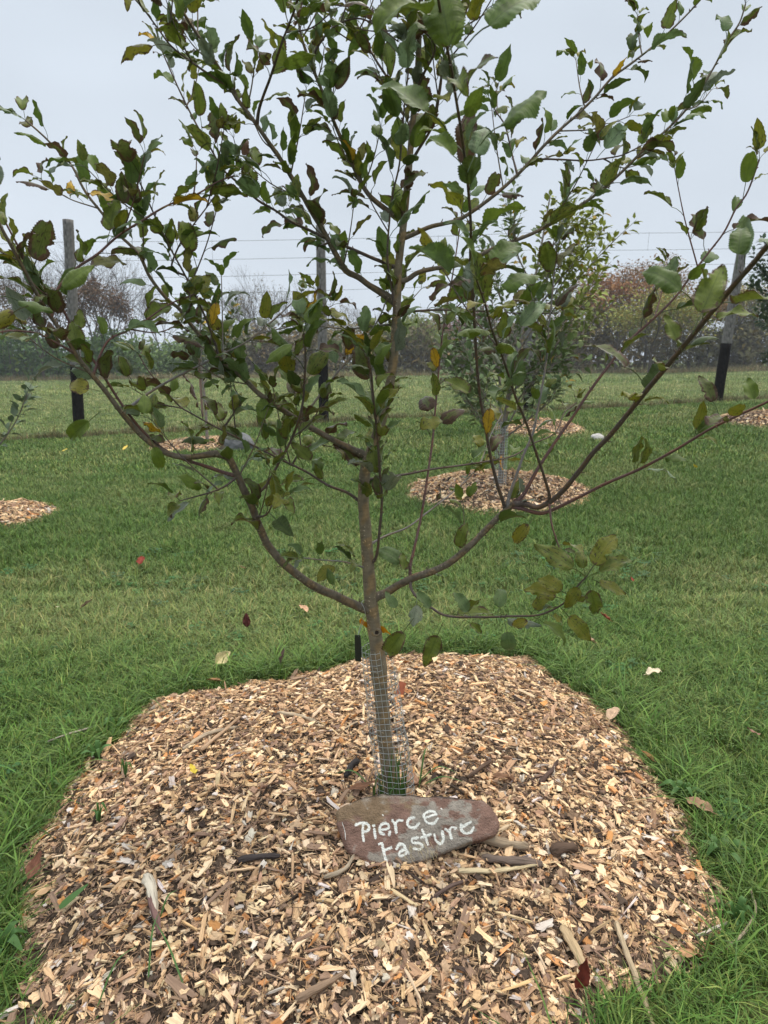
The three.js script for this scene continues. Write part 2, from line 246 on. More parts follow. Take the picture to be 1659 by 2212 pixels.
sow(rimT, 520, (r) => { const a = (r() * 2 - 1) * Math.PI, q = rough(a) * (1.02 + 0.2 * r() * r()); if (Math.sin(a) > 0.5 && r() < 0.72) return null; return [BED.x + q * Math.cos(a), BED.z + q * Math.sin(a)]; }, 304, lawnColour, (r) => 0.6 + 0.7 * r());
sow([cloverTuft(1, 12), cloverTuft(2, 14)], 700, (r) => { const p = zone(0.8, 4.2)(r); return p && noise(p[0] * 1.7, p[1] * 1.7, 8) > -0.1 ? p : null; }, 305, (x, z, r) => lin(0.075 * (0.8 + 0.4 * r()), 0.15 * (0.8 + 0.4 * r()), 0.045), (r) => 0.5 + 0.4 * r());
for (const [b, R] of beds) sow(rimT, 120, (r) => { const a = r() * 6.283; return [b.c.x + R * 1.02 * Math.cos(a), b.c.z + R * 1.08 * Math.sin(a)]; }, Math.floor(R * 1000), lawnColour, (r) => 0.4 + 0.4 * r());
sow(tallT, 2600, (r) => [(r() * 2 - 1) * 42, -(55.5 + 3.5 * r())], 309, (x, z, r) => { const v = 0.7 + 0.6 * r(); return lin(0.20 * v, 0.20 * v, 0.085 * v); }, (r) => 1.4 + 2.4 * r() * r());
const fieldColour = (x, z, r) => { const q = fbm(x * 0.12, z * 0.12, 5, 3), v = 0.8 + 0.4 * r(); return lin((0.205 + 0.12 * q) * v, (0.275 + 0.10 * q) * v, (0.092 + 0.05 * q) * v); };
sow(farT, 16000, (r) => { const d = Math.sqrt(lerp(12 * 12, 26 * 26, r())), x = (r() * 2 - 1) * (0.6 * d + 0.5); return d < fenceD(x) + 0.3 ? null : [x, -d]; }, 306, fieldColour, (r) => 0.9 + 0.7 * r());
sow(farT, 9000, (r) => { const d = Math.sqrt(lerp(26 * 26, 60 * 60, r())), x = (r() * 2 - 1) * (0.6 * d + 0.5); return [x, -d]; }, 307, fieldColour, (r) => 1.6 + 1.4 * r());
sow(tallT, 900, (r) => { const x = -9 + 20 * r(); return [x, -(fenceD(x) + (r() - 0.5) * 0.5 + 0.35 * noise(x * 1.3, 4))]; }, 308, (x, z, r) => { const v = 0.7 + 0.5 * r(); return lin(0.13 * v, 0.14 * v, 0.055 * v); }, (r) => 0.45 + 0.6 * r() * r());

// ---------------------------------------------------------------- fence: posts, strained wires, woven mesh
const greyWood = tex(128, 512, (u, v) => { const g = 0.82 + 0.35 * wrapNoise(u, v, 22, 3, 2) + 0.25 * wrapNoise(u, v, 50, 4, 6), c = wrapNoise(u, v, 14, 1.5, 9) > 0.36 ? 0.5 : 1; return [0.195 * g * c, 0.182 * g * c, 0.168 * g * c]; }, true);
const postMat = mat({ map: greyWood, bumpMap: greyWood, bumpScale: 0.01, roughness: 0.95, specularIntensity: 0.2 });
const tarMat = mat({ color: lin(0.085, 0.08, 0.078), map: greyWood, bumpMap: greyWood, bumpScale: 0.012, roughness: 0.9, specularIntensity: 0.15 });
const wireMat = mat({ color: lin(0.13, 0.13, 0.125), metalness: 0.3, roughness: 0.7 });
const fence = thing('deer_fence', 'tall wire fence with grey wooden posts across the back of the lawn', 'fence');
const upAt = (d, dy) => EYE + d * Math.tan(Math.atan((CY - dy) / FPX) - PITCH * Math.PI / 180);
const posts = [];
const footPts = [[-9.6, 11.2], [172, 940, 147, 475, 0.085], [700, 915, 692, 487, 0.083], [1142, 885, 1146, 610, 0.085], [1548, 868, 1612, 483, 0.088], [9.8, 14.0]];
for (const [i, f] of footPts.entries()) {
  let foot, head, rad = 0.085;
  if (f.length === 2) { foot = V(f[0], ground(f[0], -f[1]), -f[1]); head = foot.clone().add(V(0.02, 3.2, 0)); }
  else {
    const x0 = (f[0] - CX) / FPX; let d = 12.3; for (let k = 0; k < 5; k++) d = fenceD(x0 * d * 0.985);
    const dirF = at(f[0], f[1], 1).sub(camera.position), dirH = at(f[2], f[3], 1).sub(camera.position); foot = camera.position.clone().addScaledVector(dirF, d / -dirF.z); head = camera.position.clone().addScaledVector(dirH, d / -dirH.z); rad = f[4];
  }
  posts.push([foot, head]);
  const dip = foot.clone(); dip.y = ground(foot.x, foot.z) - 0.15;
  const mid = foot.clone().lerp(head, 0.33), p = part('fence_post', limb([mid.clone().lerp(head, -0.01), mid.clone().lerp(head, 0.5), head], (t) => rad * (1 - 0.09 * t), 16, 0.06, 0.05, i), postMat, fence);
  part('tarred_foot', limb([dip, foot.clone().lerp(mid, 0.5), mid.clone().lerp(head, 0.012)], () => rad * 1.03, 16, 0.1, 0.03, i), tarMat, fence);
}
{
  const along = (k, h) => posts.map(([f, t]) => f.clone().lerp(t, h / (t.y - f.y)).add(V(0, 0, -0.09)));
  for (const h of [2.98, 2.70, 2.44, 2.18]) {
    const g = []; const a = along(0, h); for (let i = 0; i < a.length - 1; i++) { const m = a[i].clone().lerp(a[i + 1], 0.5); m.y -= 0.012; g.push(tube([a[i], m, a[i + 1]], 0.0028, 4, 0.4)); }
    part('strained_wire', mergeGeometries(g), wireMat, fence);
  }
  const vs = [], hs = [], stay = [];
  for (let i = 0; i < posts.length - 1; i++) {
    const [f0, t0] = posts[i], [f1, t1] = posts[i + 1], n = Math.round(f0.distanceTo(f1) / 0.075);
    const P = (u, h) => { const a = f0.clone().lerp(t0, h / (t0.y - f0.y)), b = f1.clone().lerp(t1, h / (t1.y - f1.y)), p = a.lerp(b, u); if (h <= 0.02) p.y = ground(p.x, p.z) + 0.02; p.z -= 0.092; return p; };
    for (let k = 0; k < n; k++) vs.push(tube([P(k / n, 0.01), P(k / n, 0.9), P(k / n, 1.83)], 0.0010, 3, 0.9));
    for (let k = 0; k < 17; k++) { const h = 0.05 + 1.78 * Math.pow(k / 16, 1.12); hs.push(tube([P(0, h), P(0.5, h), P(1, h)], 0.0011, 3, 0.9)); }
    stay.push(tube([P(0.55, 2.68), P(0.55, 2.83), P(0.55, 2.99)], 0.002, 3, 0.3));
  }
  part('woven_mesh', mergeGeometries([...vs, ...hs]), wireMat, fence, 'stuff');
  part('wire_stay', mergeGeometries(stay), wireMat, fence);
}

// ---------------------------------------------------------------- leaves: one sheet of looks, several shapes
const LOOKS = 15, T = 256;
const leafTex = (() => {
  const cols = 5, rows = 3, d = new Uint8Array(cols * T * rows * T * 4);
  const base = [[0.126, 0.176, 0.022], [0.090, 0.138, 0.021], [0.145, 0.180, 0.024], [0.182, 0.192, 0.018], [0.115, 0.130, 0.030], [0.54, 0.33, 0.02], [0.165, 0.225, 0.105], [0.15, 0.080, 0.045], [0.26, 0.235, 0.028], [0.130, 0.190, 0.066], [0.185, 0.215, 0.145], [0.105, 0.125, 0.026], [0.150, 0.185, 0.030], [0.062, 0.092, 0.018], [0.165, 0.150, 0.032]];
  const brown = [0.105, 0.052, 0.032], dark = [0.040, 0.026, 0.016];
  for (let L = 0; L < LOOKS; L++) for (let j = 0; j < T; j++) for (let i = 0; i < T; i++) {
    const s = (i + 0.5) / T * 2 - 1, t = (j + 0.5) / T, as = Math.abs(s), n1 = fbm(s * 2.5, t * 4, L * 3.7, 4), n2 = noise(s * 14, t * 22, L * 5.1), n3 = noise(s * 30, t * 44, L);
    const c = base[L].slice(), v = 1 + 0.4 * n1 + 0.2 * n2 + 0.12 * n3, ph = (t - 0.38 * as - 0.05) * 9 + 0.25 * n1, lat = Math.abs(ph - Math.round(ph)), vein = Math.max(smoothstep(0.055 - as, 0, 0.03), 0.55 * smoothstep(0.085 - lat, 0, 0.06) * (as < 0.93 ? 1 : 0));
    for (let k = 0; k < 3; k++) c[k] *= v;
    const vc = L === 5 ? [0.14, 0.085, 0.02] : L === 7 ? [0.05, 0.03, 0.02] : [c[0] * 0.62, c[1] * 0.68, c[2] * 0.62];
    for (let k = 0; k < 3; k++) c[k] = lerp(c[k], vc[k], vein * (L === 5 ? 0.6 : 0.8));
    const edge = Math.max(as, Math.abs(t - 0.5) * 2 * 0.96), burn = [0.24, 0.20, 0.74, 0.50, 0.95, 0.75, 0.22, 0.5, 0.7, 0.42, 0.3, 0.95, 0.35, 0.3, 0.8][L];
    let m = burn > 0 ? smoothstep(edge + 0.75 * n1 + 0.12 * n2 + (L === 4 ? 0.35 * t + 0.12 : 0), 1.28 - burn * 0.66, 1.36 - burn * 0.66) : 0;
    const spots = [0.0, 0.12, 0.3, 0.75, 0.4, 0.35, 0.06, 0.3, 0.5, 0.15, 0.3, 0.5, 0.85, 0.4, 0.6][L], sp = smoothstep(noise(s * 7, t * 10, L * 9.3 + 2) + 0.4 * n2, 0.62 - 0.30 * spots, 0.70 - 0.30 * spots) * (spots > 0 ? 1 : 0);
    if (L === 3 || L === 8 || L === 12) { const y = smoothstep(n1, -0.05, 0.25); c[0] = lerp(c[0], 0.20, 0.5 * y); c[1] = lerp(c[1], 0.17, 0.5 * y); }
    for (let k = 0; k < 3; k++) { c[k] = lerp(c[k], brown[k] * (0.8 + 0.4 * n2 + 0.4 * n1), m * 0.92); c[k] = lerp(c[k], dark[k], sp * 0.85); }
    const o = (((Math.floor(L / cols) * T + j) * cols * T) + (L % cols) * T + i) * 4;
    for (let k = 0; k < 3; k++) { const q = clamp(c[k], 0, 1); d[o + k] = Math.round(255 * (q < 0.0031308 ? q * 12.92 : 1.055 * Math.pow(q, 1 / 2.4) - 0.055)); } d[o + 3] = 255;
  }
  const t = new THREE.DataTexture(d, cols * T, rows * T); t.colorSpace = THREE.SRGBColorSpace; t.magFilter = t.minFilter = THREE.LinearFilter; t.needsUpdate = true; return t;
})();
const leafMat = mat({ map: leafTex, roughness: 0.62, specularIntensity: 0.42, transmission: 0.5, thickness: 0 });
// a leaf of length 1 along +x after its stalk, upper face to +y; folded along the midrib, arched, toothed, some bitten
function leafShape(seed, look, rows, across, opt = {}) {
  const r = rand(seed), pos = [], uv = [], idx = [], tu = (look % 5) / 5, tv = Math.floor(look / 5) / 3;
  const stalk = opt.stalk ?? 0.30 + 0.22 * r(), fold = opt.fold ?? 0.15 + 0.65 * r(), arch = opt.arch ?? 0.3 + 1.3 * r(), wide = (opt.wide ?? 0.285 + 0.09 * r()), rip = 0.04 + 0.08 * r(), ph = r() * 6, twist = (r() - 0.5) * 0.9, curl = (look === 4 || look === 7 || r() < 0.35) ? (r() - 0.3) * 1.3 : 0, bite = r() < 0.6 ? 0.25 + 0.55 * r() : -1, bs = r() < 0.5 ? 1 : -1;
  const U = (s, t) => uv.push(tu + (0.02 + 0.96 * (s * 0.5 + 0.5)) / 5, tv + (0.02 + 0.96 * t) / 3);
  let px = stalk, py = stalk * 0.12, ang = 0.25, W = across * 2 + 1;
  for (let i = 0; i <= rows; i++) {
    const t = i / rows; if (i) { ang -= arch / rows * (0.5 + t); px += Math.cos(ang) / rows; py += Math.sin(ang) / rows; }
    let w = wide * 1.9 * Math.pow(t + 0.012, 0.54) * Math.pow(Math.max(0, 1 - t), 0.92) * 1.04 * (1 + 0.07 * Math.sin(t * 9 + ph)) + 0.004;
    const tooth = i % 2 ? 1.06 : 0.95;
    for (let k = 0; k < W; k++) {
      const s = k / across - 1, as = Math.abs(s); let ww = w * (as === 1 ? tooth : 1);
      if (bite > 0 && s * bs > 0.6) ww *= 1 - 0.5 * Math.exp(-Math.pow((t - bite) / 0.06, 2)) - 0.25 * Math.exp(-Math.pow((t - bite - 0.17) / 0.035, 2));
      const a = Math.sign(s) * as, cup = fold * (as - 0.25 * as * as) - curl * as * as * 0.9, tw = twist * (t - 0.3) * s;
      const y = (cup + tw) * ww + rip * as * as * Math.sin(t * 13 + ph + (s > 0 ? 1.9 : 0)) * 0.55 + 0.006 * as * Math.sin((t - 0.38 * as) * 56) + 0.03 * as * noise(s * 3 + seed, t * 6, seed * 1.7), z = a * ww * (1 - 0.22 * Math.abs(cup));
      pos.push(px - Math.sin(ang) * y, py + Math.cos(ang) * y, z); U(s, t);
    }
  }
  for (let i = 0; i < rows; i++) for (let k = 0; k < W - 1; k++) { const a = i * W + k; idx.push(a, a + 1, a + W, a + 1, a + W + 1, a + W); }
  const b = pos.length / 3, sr = 0.012;                                                     // the stalk
  for (let i = 0; i <= 3; i++) { const t = i / 3, x = stalk * t, y = stalk * (0.12 * t + 0.10 * Math.sin(t * 3.1)); for (let k = 0; k < 3; k++) { const a = k * 2.094; pos.push(x, y + sr * Math.cos(a), sr * Math.sin(a)); U(0, 0.3); } }
  for (let i = 0; i < 3; i++) for (let k = 0; k < 3; k++) { const a = b + i * 3 + k, c = b + i * 3 + (k + 1) % 3; idx.push(a, a + 3, c, c, a + 3, c + 3); }
  return geom(pos, idx, { uv });
}
const SHAPES = 6, fine = [], coarse = [];
for (let l = 0; l < LOOKS; l++) { fine.push([]); coarse.push([]); for (let k = 0; k < SHAPES; k++) { fine[l].push(leafShape(700 + l * 31 + k * 7, l, 44, 3)); coarse[l].push(leafShape(700 + l * 31 + k * 7, l, 14, 2)); } }
const lookW = [0.13, 0.12, 0.15, 0.11, 0.05, 0.006, 0.03, 0.004, 0.015, 0.075, 0.05, 0.09, 0.08, 0.06, 0.03];
function leafPose(p, dir, up) { const x = dir.clone().normalize(), z = V().crossVectors(x, up).normalize(), y = V().crossVectors(z, x); return { p: p.clone(), q: new THREE.Quaternion().setFromRotationMatrix(new THREE.Matrix4().makeBasis(x, y, z)) }; }

// ---------------------------------------------------------------- bark
const barkTex = (tint, bands, specks) => tex(128, 256, (u, v) => { const g = 0.9 + 0.35 * wrapNoise(u, v, 4, 30, 3) * bands + 0.3 * wrapNoise(u, v, 8, 7, 5) + 0.15 * wrapNoise(u, v, 34, 34, 2), l = wrapNoise(u, v, 16, 44, 21) > 0.46 ? specks : 1, m = smoothstep(wrapNoise(u, v, 3, 4, 31), 0.05, 0.3); return [tint[0] * g * l * (1 + 0.35 * m), tint[1] * g * l * (1 + 0.15 * m), tint[2] * g * l * (1 - 0.1 * m)]; }, true);
const bark = (t, b, s) => { const x = barkTex(t, b, s); return mat({ map: x, bumpMap: x, bumpScale: 0.004, roughness: 0.75, specularIntensity: 0.4 }); };
const trunkBark = bark([0.20, 0.160, 0.108], 0.8, 2.4), limbBark = bark([0.130, 0.104, 0.074], 1.1, 2.4), twigBark = bark([0.105, 0.080, 0.068], 0.5, 2.8), redBark = bark([0.140, 0.082, 0.074], 0.5, 2.8), greyBark = bark([0.20, 0.18, 0.165], 0.5, 1.8);

// ---------------------------------------------------------------- the apple tree: trunk and limbs traced, then leaves along them
const tree = thing('apple_tree', 'young apple tree in front, branching low above the painted stone', 'tree', ROOT.clone());
const home = ROOT.clone();
const trunkZ = (y) => { const b = Math.atan((y - CY) / FPX), a = b + PITCH * Math.PI / 180; return 1.575 * Math.cos(b) / Math.cos(a); };
const TR = [849, 1725, 845, 1690, 832, 1600, 823, 1500, 814, 1400, 807, 1345, 800, 1292, 797, 1240, 791, 1160, 785, 1080, 790, 1010, 801, 975, 819, 925, 838, 850, 850, 780, 855, 700, 858, 640, 862, 560, 870, 500, 878, 420, 885, 340, 893, 250, 900, 180, 905, 90, 911, -40, 915, -120];
const trunkPts = []; for (let i = 0; i < TR.length; i += 2) trunkPts.push(at(TR[i], TR[i + 1], trunkZ(TR[i + 1])));
const lookup = { trunk: trunkPts };
function nearest(name, p2, z) { let best = null, bd = 1e9; const a = lookup[name]; for (let i = 0; i < a.length - 1; i++) for (let k = 0; k <= 8; k++) { const q = a[i].clone().lerp(a[i + 1], k / 8), c = q.clone().applyMatrix4(toCam), dx = CX + c.x / -c.z * FPX - p2[0], dy = CY - c.y / -c.z * FPX - p2[1], d = dx * dx + dy * dy; if (d < bd) { bd = d; best = [q, -c.z]; } } return best; }
// from, end depth, radii in mm, bark, [leaf from, to, spacing cm, size cm], side twigs, points
const B = [
  ['left_low', 'trunk', 1.50, 10.5, 7.5, limbBark, [0.6, 1, 5, 7], 2, [800, 1318, 780, 1312, 730, 1289, 675, 1264, 615, 1219, 580, 1179, 557, 1129, 540, 1084, 525, 1054, 510, 1019, 492, 985, 478, 965]],
  ['L1', 'left_low', 1.22, 7, 2.6, limbBark, [0.42, 1, 3.0, 7.4], 3, [492, 984, 470, 980, 400, 988, 360, 979, 315, 949, 270, 900, 228, 845, 172, 777, 137, 722, 107, 680, 75, 625, 35, 550, 10, 505, -30, 430]],
  ['L1b', 'left_low', 1.28, 4, 1.6, redBark, [0.5, 1, 4, 7.5], 1, [510, 1030, 495, 1024, 450, 1009, 390, 989, 350, 968, 300, 922, 262, 872, 224, 812, 190, 760, 155, 705, 128, 655, 100, 630, 60, 570, 25, 505, -10, 440]],
  ['L2', 'trunk', 1.48, 7.5, 1.7, limbBark, [0.16, 1, 2.7, 6.8], 4, [798, 990, 790, 984, 740, 961, 690, 934, 650, 911, 600, 879, 565, 855, 520, 812, 480, 780, 450, 745, 415, 705, 385, 665, 365, 650, 325, 600, 300, 550, 250, 500, 220, 460, 185, 415, 150, 350, 120, 320, 90, 290, 55, 260]],
  ['L3', 'L1b', 1.62, 3, 1.5, greyBark, [0.3, 1, 3.0, 7], 2, [265, 890, 280, 880, 320, 850, 370, 820, 430, 790, 480, 765, 530, 740, 575, 705, 620, 665, 650, 635]],
  ['L4', 'L1', 1.45, 2.6, 1.3, redBark, [0.2, 1, 3.5, 7.5], 1, [215, 795, 235, 735, 275, 715, 310, 695, 365, 658, 420, 635]],
  ['L5', 'L2', 1.40, 2.6, 1.4, twigBark, [0.2, 1, 2.7, 7], 2, [470, 770, 465, 742, 435, 665, 400, 595, 370, 540, 345, 490, 325, 445, 303, 395]],
  ['L6', 'L1', 1.42, 3.2, 1.4, redBark, [0.2, 1, 2.8, 7], 2, [107, 685, 125, 625, 165, 580, 210, 550, 255, 510, 310, 475, 360, 445, 425, 420, 470, 393, 505, 380]],
  ['L7', 'L5', 1.45, 2, 1.2, twigBark, [0.2, 1, 3, 7], 1, [400, 600, 372, 582, 385, 535, 415, 490, 445, 450, 470, 415, 482, 395]],
  ['L8', 'trunk', 1.62, 3.4, 1.4, twigBark, [0.15, 1, 3.0, 7], 3, [785, 1086, 772, 1079, 750, 1064, 710, 1049, 662, 1019, 620, 999, 590, 984, 550, 964, 500, 939, 460, 919, 415, 894, 390, 879, 350, 835, 320, 800, 300, 765]],
  ['L9', 'left_low', 1.34, 3.2, 2.0, twigBark, [0.3, 1, 2.6, 7], 1, [535, 1086, 545, 1077, 575, 1049, 600, 1004, 625, 959, 645, 909, 655, 864, 657, 830, 660, 775, 656, 720]],
  ['C1', 'trunk', 1.34, 3.2, 2.0, twigBark, [0.35, 1, 2.8, 7], 1, [796, 1225, 810, 1209, 820, 1144, 825, 1079, 820, 1014, 815, 939, 807, 864, 803, 815, 796, 772]],
  ['low_right', 'trunk', 1.60, 10, 6.5, limbBark, [0.3, 1, 8, 6.5], 1, [803, 1298, 815, 1288, 835, 1280, 860, 1264, 895, 1247, 940, 1232, 980, 1209, 1015, 1179, 1045, 1149, 1080, 1114, 1112, 1086]],
  ['C2', 'low_right', 1.80, 3.6, 1.5, redBark, [0.35, 1, 3.0, 7], 1, [884, 1252, 886, 1224, 895, 1184, 910, 1114, 922, 1039, 934, 954, 942, 864, 950, 775, 957, 715, 970, 640, 980, 580, 990, 515, 1000, 440]],
  ['R2', 'low_right', 0.74, 4, 1.6, twigBark, [0.36, 1, 4.4, 8], 0, [1085, 1112, 1090, 1102, 1075, 1049, 1060, 989, 1047, 914, 1038, 864, 1030, 785, 1025, 695, 1020, 615, 1016, 555, 1017, 490, 1012, 415, 1005, 350, 995, 275, 985, 215, 975, 150, 960, 75, 945, -10, 935, -60]],
  ['R3', 'R5', 1.02, 3.4, 1.6, twigBark, [0.4, 1, 2.9, 7], 1, [1185, 1090, 1187, 1076, 1175, 1029, 1155, 969, 1135, 909, 1116, 864, 1100, 815, 1085, 770, 1065, 720, 1050, 665, 1030, 606]],
  ['R4', 'low_right', 1.15, 4.4, 2.0, redBark, [0.45, 1, 7, 7.5], 0, [1105, 1092, 1125, 1098, 1170, 1109, 1198, 1099, 1230, 1084, 1270, 1064, 1310, 1044, 1380, 1014, 1455, 974, 1530, 929, 1580, 904, 1660, 867, 1720, 838]],
  ['R5', 'low_right', 0.74, 6, 3.2, twigBark, [0.42, 1, 6.5, 8], 0, [1108, 1088, 1132, 1088, 1160, 1096, 1186, 1085, 1210, 1066, 1250, 1019, 1280, 979, 1310, 949, 1340, 914, 1395, 845, 1450, 780, 1495, 725, 1545, 665, 1590, 610, 1630, 565, 1660, 528, 1720, 460, 1760, 400]],
  ['R6', 'low_right', 1.42, 4.4, 1.6, redBark, [0.4, 1, 3.8, 6.8], 2, [1108, 1080, 1130, 1069, 1155, 1024, 1180, 984, 1210, 939, 1245, 889, 1270, 850, 1315, 790, 1360, 735, 1410, 690, 1460, 640, 1500, 585, 1535, 540, 1565, 500, 1590, 450, 1612, 420, 1640, 345]],
  ['R7', 'low_right', 1.56, 3.8, 1.5, greyBark, [0.3, 1, 3.0, 7], 1, [1095, 1100, 1098, 1079, 1115, 1029, 1130, 984, 1150, 939, 1160, 894, 1170, 840, 1180, 780, 1185, 715, 1190, 665, 1197, 590, 1203, 530]],
  ['R8', 'trunk', 1.95, 3.0, 1.5, twigBark, [0.4, 1, 4.5, 7], 0, [793, 1040, 830, 1031, 880, 1024, 930, 1014, 990, 1006, 1055, 996, 1110, 984, 1150, 959, 1200, 934, 1220, 890, 1245, 870]],
  ['R9', 'trunk', 1.95, 2.6, 1.4, greyBark, [0.35, 1, 4.5, 7], 0, [797, 1178, 830, 1159, 880, 1139, 920, 1109, 965, 1074, 1020, 1024, 1040, 994, 1060, 940, 1085, 894]],
  ['R10', 'low_right', 1.40, 3.2, 1.8, twigBark, [0.1, 0.8, 6, 8], 0, [884, 1250, 888, 1272, 900, 1289, 930, 1311, 960, 1329, 1030, 1333, 1110, 1331, 1160, 1329, 1190, 1319, 1220, 1301, 1245, 1269, 1268, 1244]],
  ['R11', 'R5', 1.50, 2.4, 1.3, redBark, [0.6, 1, 5, 6], 0, [1186, 1088, 1188, 1100, 1192, 1134, 1209, 1186]],
  ['U1', 'trunk', 1.30, 7.2, 2.4, limbBark, [0.12, 1, 2.3, 6.6], 8, [857, 652, 846, 647, 826, 634, 800, 618, 774, 599, 748, 586, 735, 566, 722, 543, 710, 520, 692, 488, 675, 460, 640, 400, 610, 350, 575, 300, 555, 270, 510, 210, 475, 150, 440, 95, 410, 50, 380, 0, 350, -60]],
  ['U2', 'U1', 1.12, 3.0, 1.6, twigBark, [0.15, 1, 2.4, 7], 1, [552, 268, 560, 235, 585, 165, 610, 90, 640, 10, 652, -50]],
  ['U3', 'trunk', 1.42, 5.6, 2.0, limbBark, [0.12, 1, 2.4, 6.5], 7, [874, 470, 850, 463, 830, 450, 800, 425, 780, 395, 755, 340, 720, 260, 695, 195, 670, 135, 650, 75, 640, 0, 632, -60]],
  ['U4', 'U1', 1.26, 2.6, 1.2, twigBark, [0.2, 1, 2.2, 6.8], 3, [512, 212, 505, 195, 465, 170, 415, 135, 370, 100, 340, 60, 310, 20, 285, -10, 270, -40]],
  ['U6', 'trunk', 1.52, 4.0, 1.4, twigBark, [0.12, 1, 2.5, 6.5], 3, [860, 585, 848, 575, 810, 560, 765, 540, 715, 520, 667, 497, 630, 480, 595, 455, 560, 435, 520, 400, 500, 383, 480, 365, 455, 320, 425, 270, 390, 200, 365, 145, 348, 105]],
  ['U7', 'trunk', 1.46, 5.0, 1.6, limbBark, [0.25, 1, 2.7, 6.6], 3, [862, 608, 880, 604, 900, 590, 940, 580, 980, 575, 1020, 560, 1070, 535, 1120, 517, 1160, 500, 1210, 472, 1260, 440, 1300, 410, 1345, 370, 1395, 320, 1435, 285, 1475, 245, 1515, 190, 1545, 140, 1570, 90, 1597, 50, 1610, 10]],
  ['U8', 'trunk', 1.50, 5.0, 1.5, limbBark, [0.15, 1, 2.8, 6.4], 4, [874, 515, 890, 507, 930, 490, 990, 475, 1030, 450, 1070, 420, 1110, 385, 1140, 355, 1170, 320, 1210, 280, 1250, 245, 1290, 205, 1320, 170, 1360, 140, 1405, 105, 1445, 70, 1495, 20, 1530, -20]],
  ['U9', 'U8', 1.46, 2.2, 1.3, twigBark, [0.1, 1, 3.6, 6.6], 1, [1140, 352, 1165, 345, 1210, 345, 1270, 347, 1310, 342, 1345, 335, 1385, 315]],
  ['U10', 'trunk', 1.62, 2.6, 1.2, twigBark, [0.2, 1, 3.6, 7], 1, [856, 682, 875, 676, 930, 670, 980, 670, 1030, 672, 1080, 675, 1140, 677, 1205, 677]],
  ['U11', 'trunk', 1.28, 2.6, 1.4, twigBark, [0.25, 1, 2.7, 6.8], 2, [855, 728, 862, 718, 852, 670, 846, 621, 838, 572, 837, 540, 841, 480, 848, 420, 862, 360, 868, 300, 875, 210, 882, 150, 878, 80]],
  ['U12', 'U8', 1.55, 2.2, 1.2, twigBark, [0.1, 1, 3, 6.6], 1, [1118, 378, 1105, 330, 1090, 270, 1068, 235, 1060, 190]],
  ['U13', 'L2', 1.52, 2.8, 1.4, greyBark, [0.3, 1, 3.0, 7], 1, [648, 908, 680, 868, 735, 797, 780, 745, 820, 685, 838, 640]],
  ['U14', 'trunk', 1.62, 2.6, 1.2, greyBark, [0.3, 1, 2.8, 7], 1, [855, 706, 845, 702, 810, 705, 750, 710, 700, 706, 660, 700]],
  ['U15', 'trunk', 1.38, 3.0, 1.4, twigBark, [0.15, 1, 2.7, 6.8], 4, [884, 360, 900, 330, 935, 270, 950, 200, 960, 130, 985, 60, 1000, 0]],
  ['U16', 'trunk', 1.50, 3.2, 1.4, twigBark, [0.15, 1, 2.7, 6.8], 4, [895, 245, 870, 215, 835, 165, 800, 110, 770, 50, 745, 0, 735, -40]],
  ['U17', 'trunk', 1.30, 2.6, 1.3, twigBark, [0.15, 1, 2.7, 6.8], 3, [898, 200, 915, 160, 940, 100, 880, 40, 850, 0, 830, -40]],
  ['U18', 'U3', 1.30, 2.4, 1.2, twigBark, [0.15, 1, 2.7, 6.8], 2, [668, 132, 690, 95, 720, 60, 770, 40, 820, 60, 860, 90]],
  ['S1', 'left_low', 1.42, 2.4, 1.2, twigBark, [0.1, 1, 3.0, 7.2], 1, [512, 1030, 490, 1048, 460, 1062, 425, 1072, 388, 1082]],
  ['S2', 'left_low', 1.40, 2.2, 1.2, twigBark, [0.2, 1, 3.2, 7.2], 0, [553, 1118, 575, 1112, 590, 1090, 612, 1075]],
  ['S3', 'L8', 1.62, 2.2, 1.2, twigBark, [0.1, 1, 3, 7.2], 1, [630, 1003, 650, 975, 680, 960, 715, 965]],
  ['S4', 'L8', 1.55, 2.2, 1.2, twigBark, [0.3, 1, 3, 7], 0, [480, 929, 500, 900, 520, 870, 505, 835]],
  ['S5', 'L1', 1.20, 2.4, 1.2, redBark, [0.1, 1, 2.6, 7.4], 1, [160, 762, 120, 740, 80, 720, 20, 715, -20, 722]],
  ['L10', 'trunk', 1.50, 2.0, 1.2, greyBark, [0.2, 1, 5, 6.5], 0, [793, 1232, 775, 1222, 740, 1213, 700, 1210, 655, 1205]],
];
const leaves = [];                                                                          // {p, q, size, look, shape}
const rl = rand(5151);
function addLeaf(p, dir, up, size, look = pick(lookW, rl)) { leaves.push({ ...leafPose(p, dir, up), size, look, shape: Math.floor(rl() * SHAPES) }); }
function leafAt(p, T, k, size, droop = 0) {
  const a = k * 2.399 + rl() * 0.8, side = V(0.3, 0.5, 0.81).cross(T).normalize(), bi = V().crossVectors(T, side), rad = side.multiplyScalar(Math.cos(a)).addScaledVector(bi, Math.sin(a));
  const dir = rad.clone().multiplyScalar(0.72).addScaledVector(T, 0.62 + 0.4 * rl()).add(V(0, 0.16 - droop + 0.3 * (rl() - 0.5), 0)).normalize();
  const up = V((rl() - 0.5) * 1.3, 1, (rl() - 0.5) * 1.3 + 0.15).addScaledVector(rad, -0.3).normalize();
  if (Math.abs(up.dot(dir)) > 0.94) up.add(V(0.5, 0, 0.4));
  addLeaf(p, dir, up, size * (0.54 + 0.62 * rl()));
}
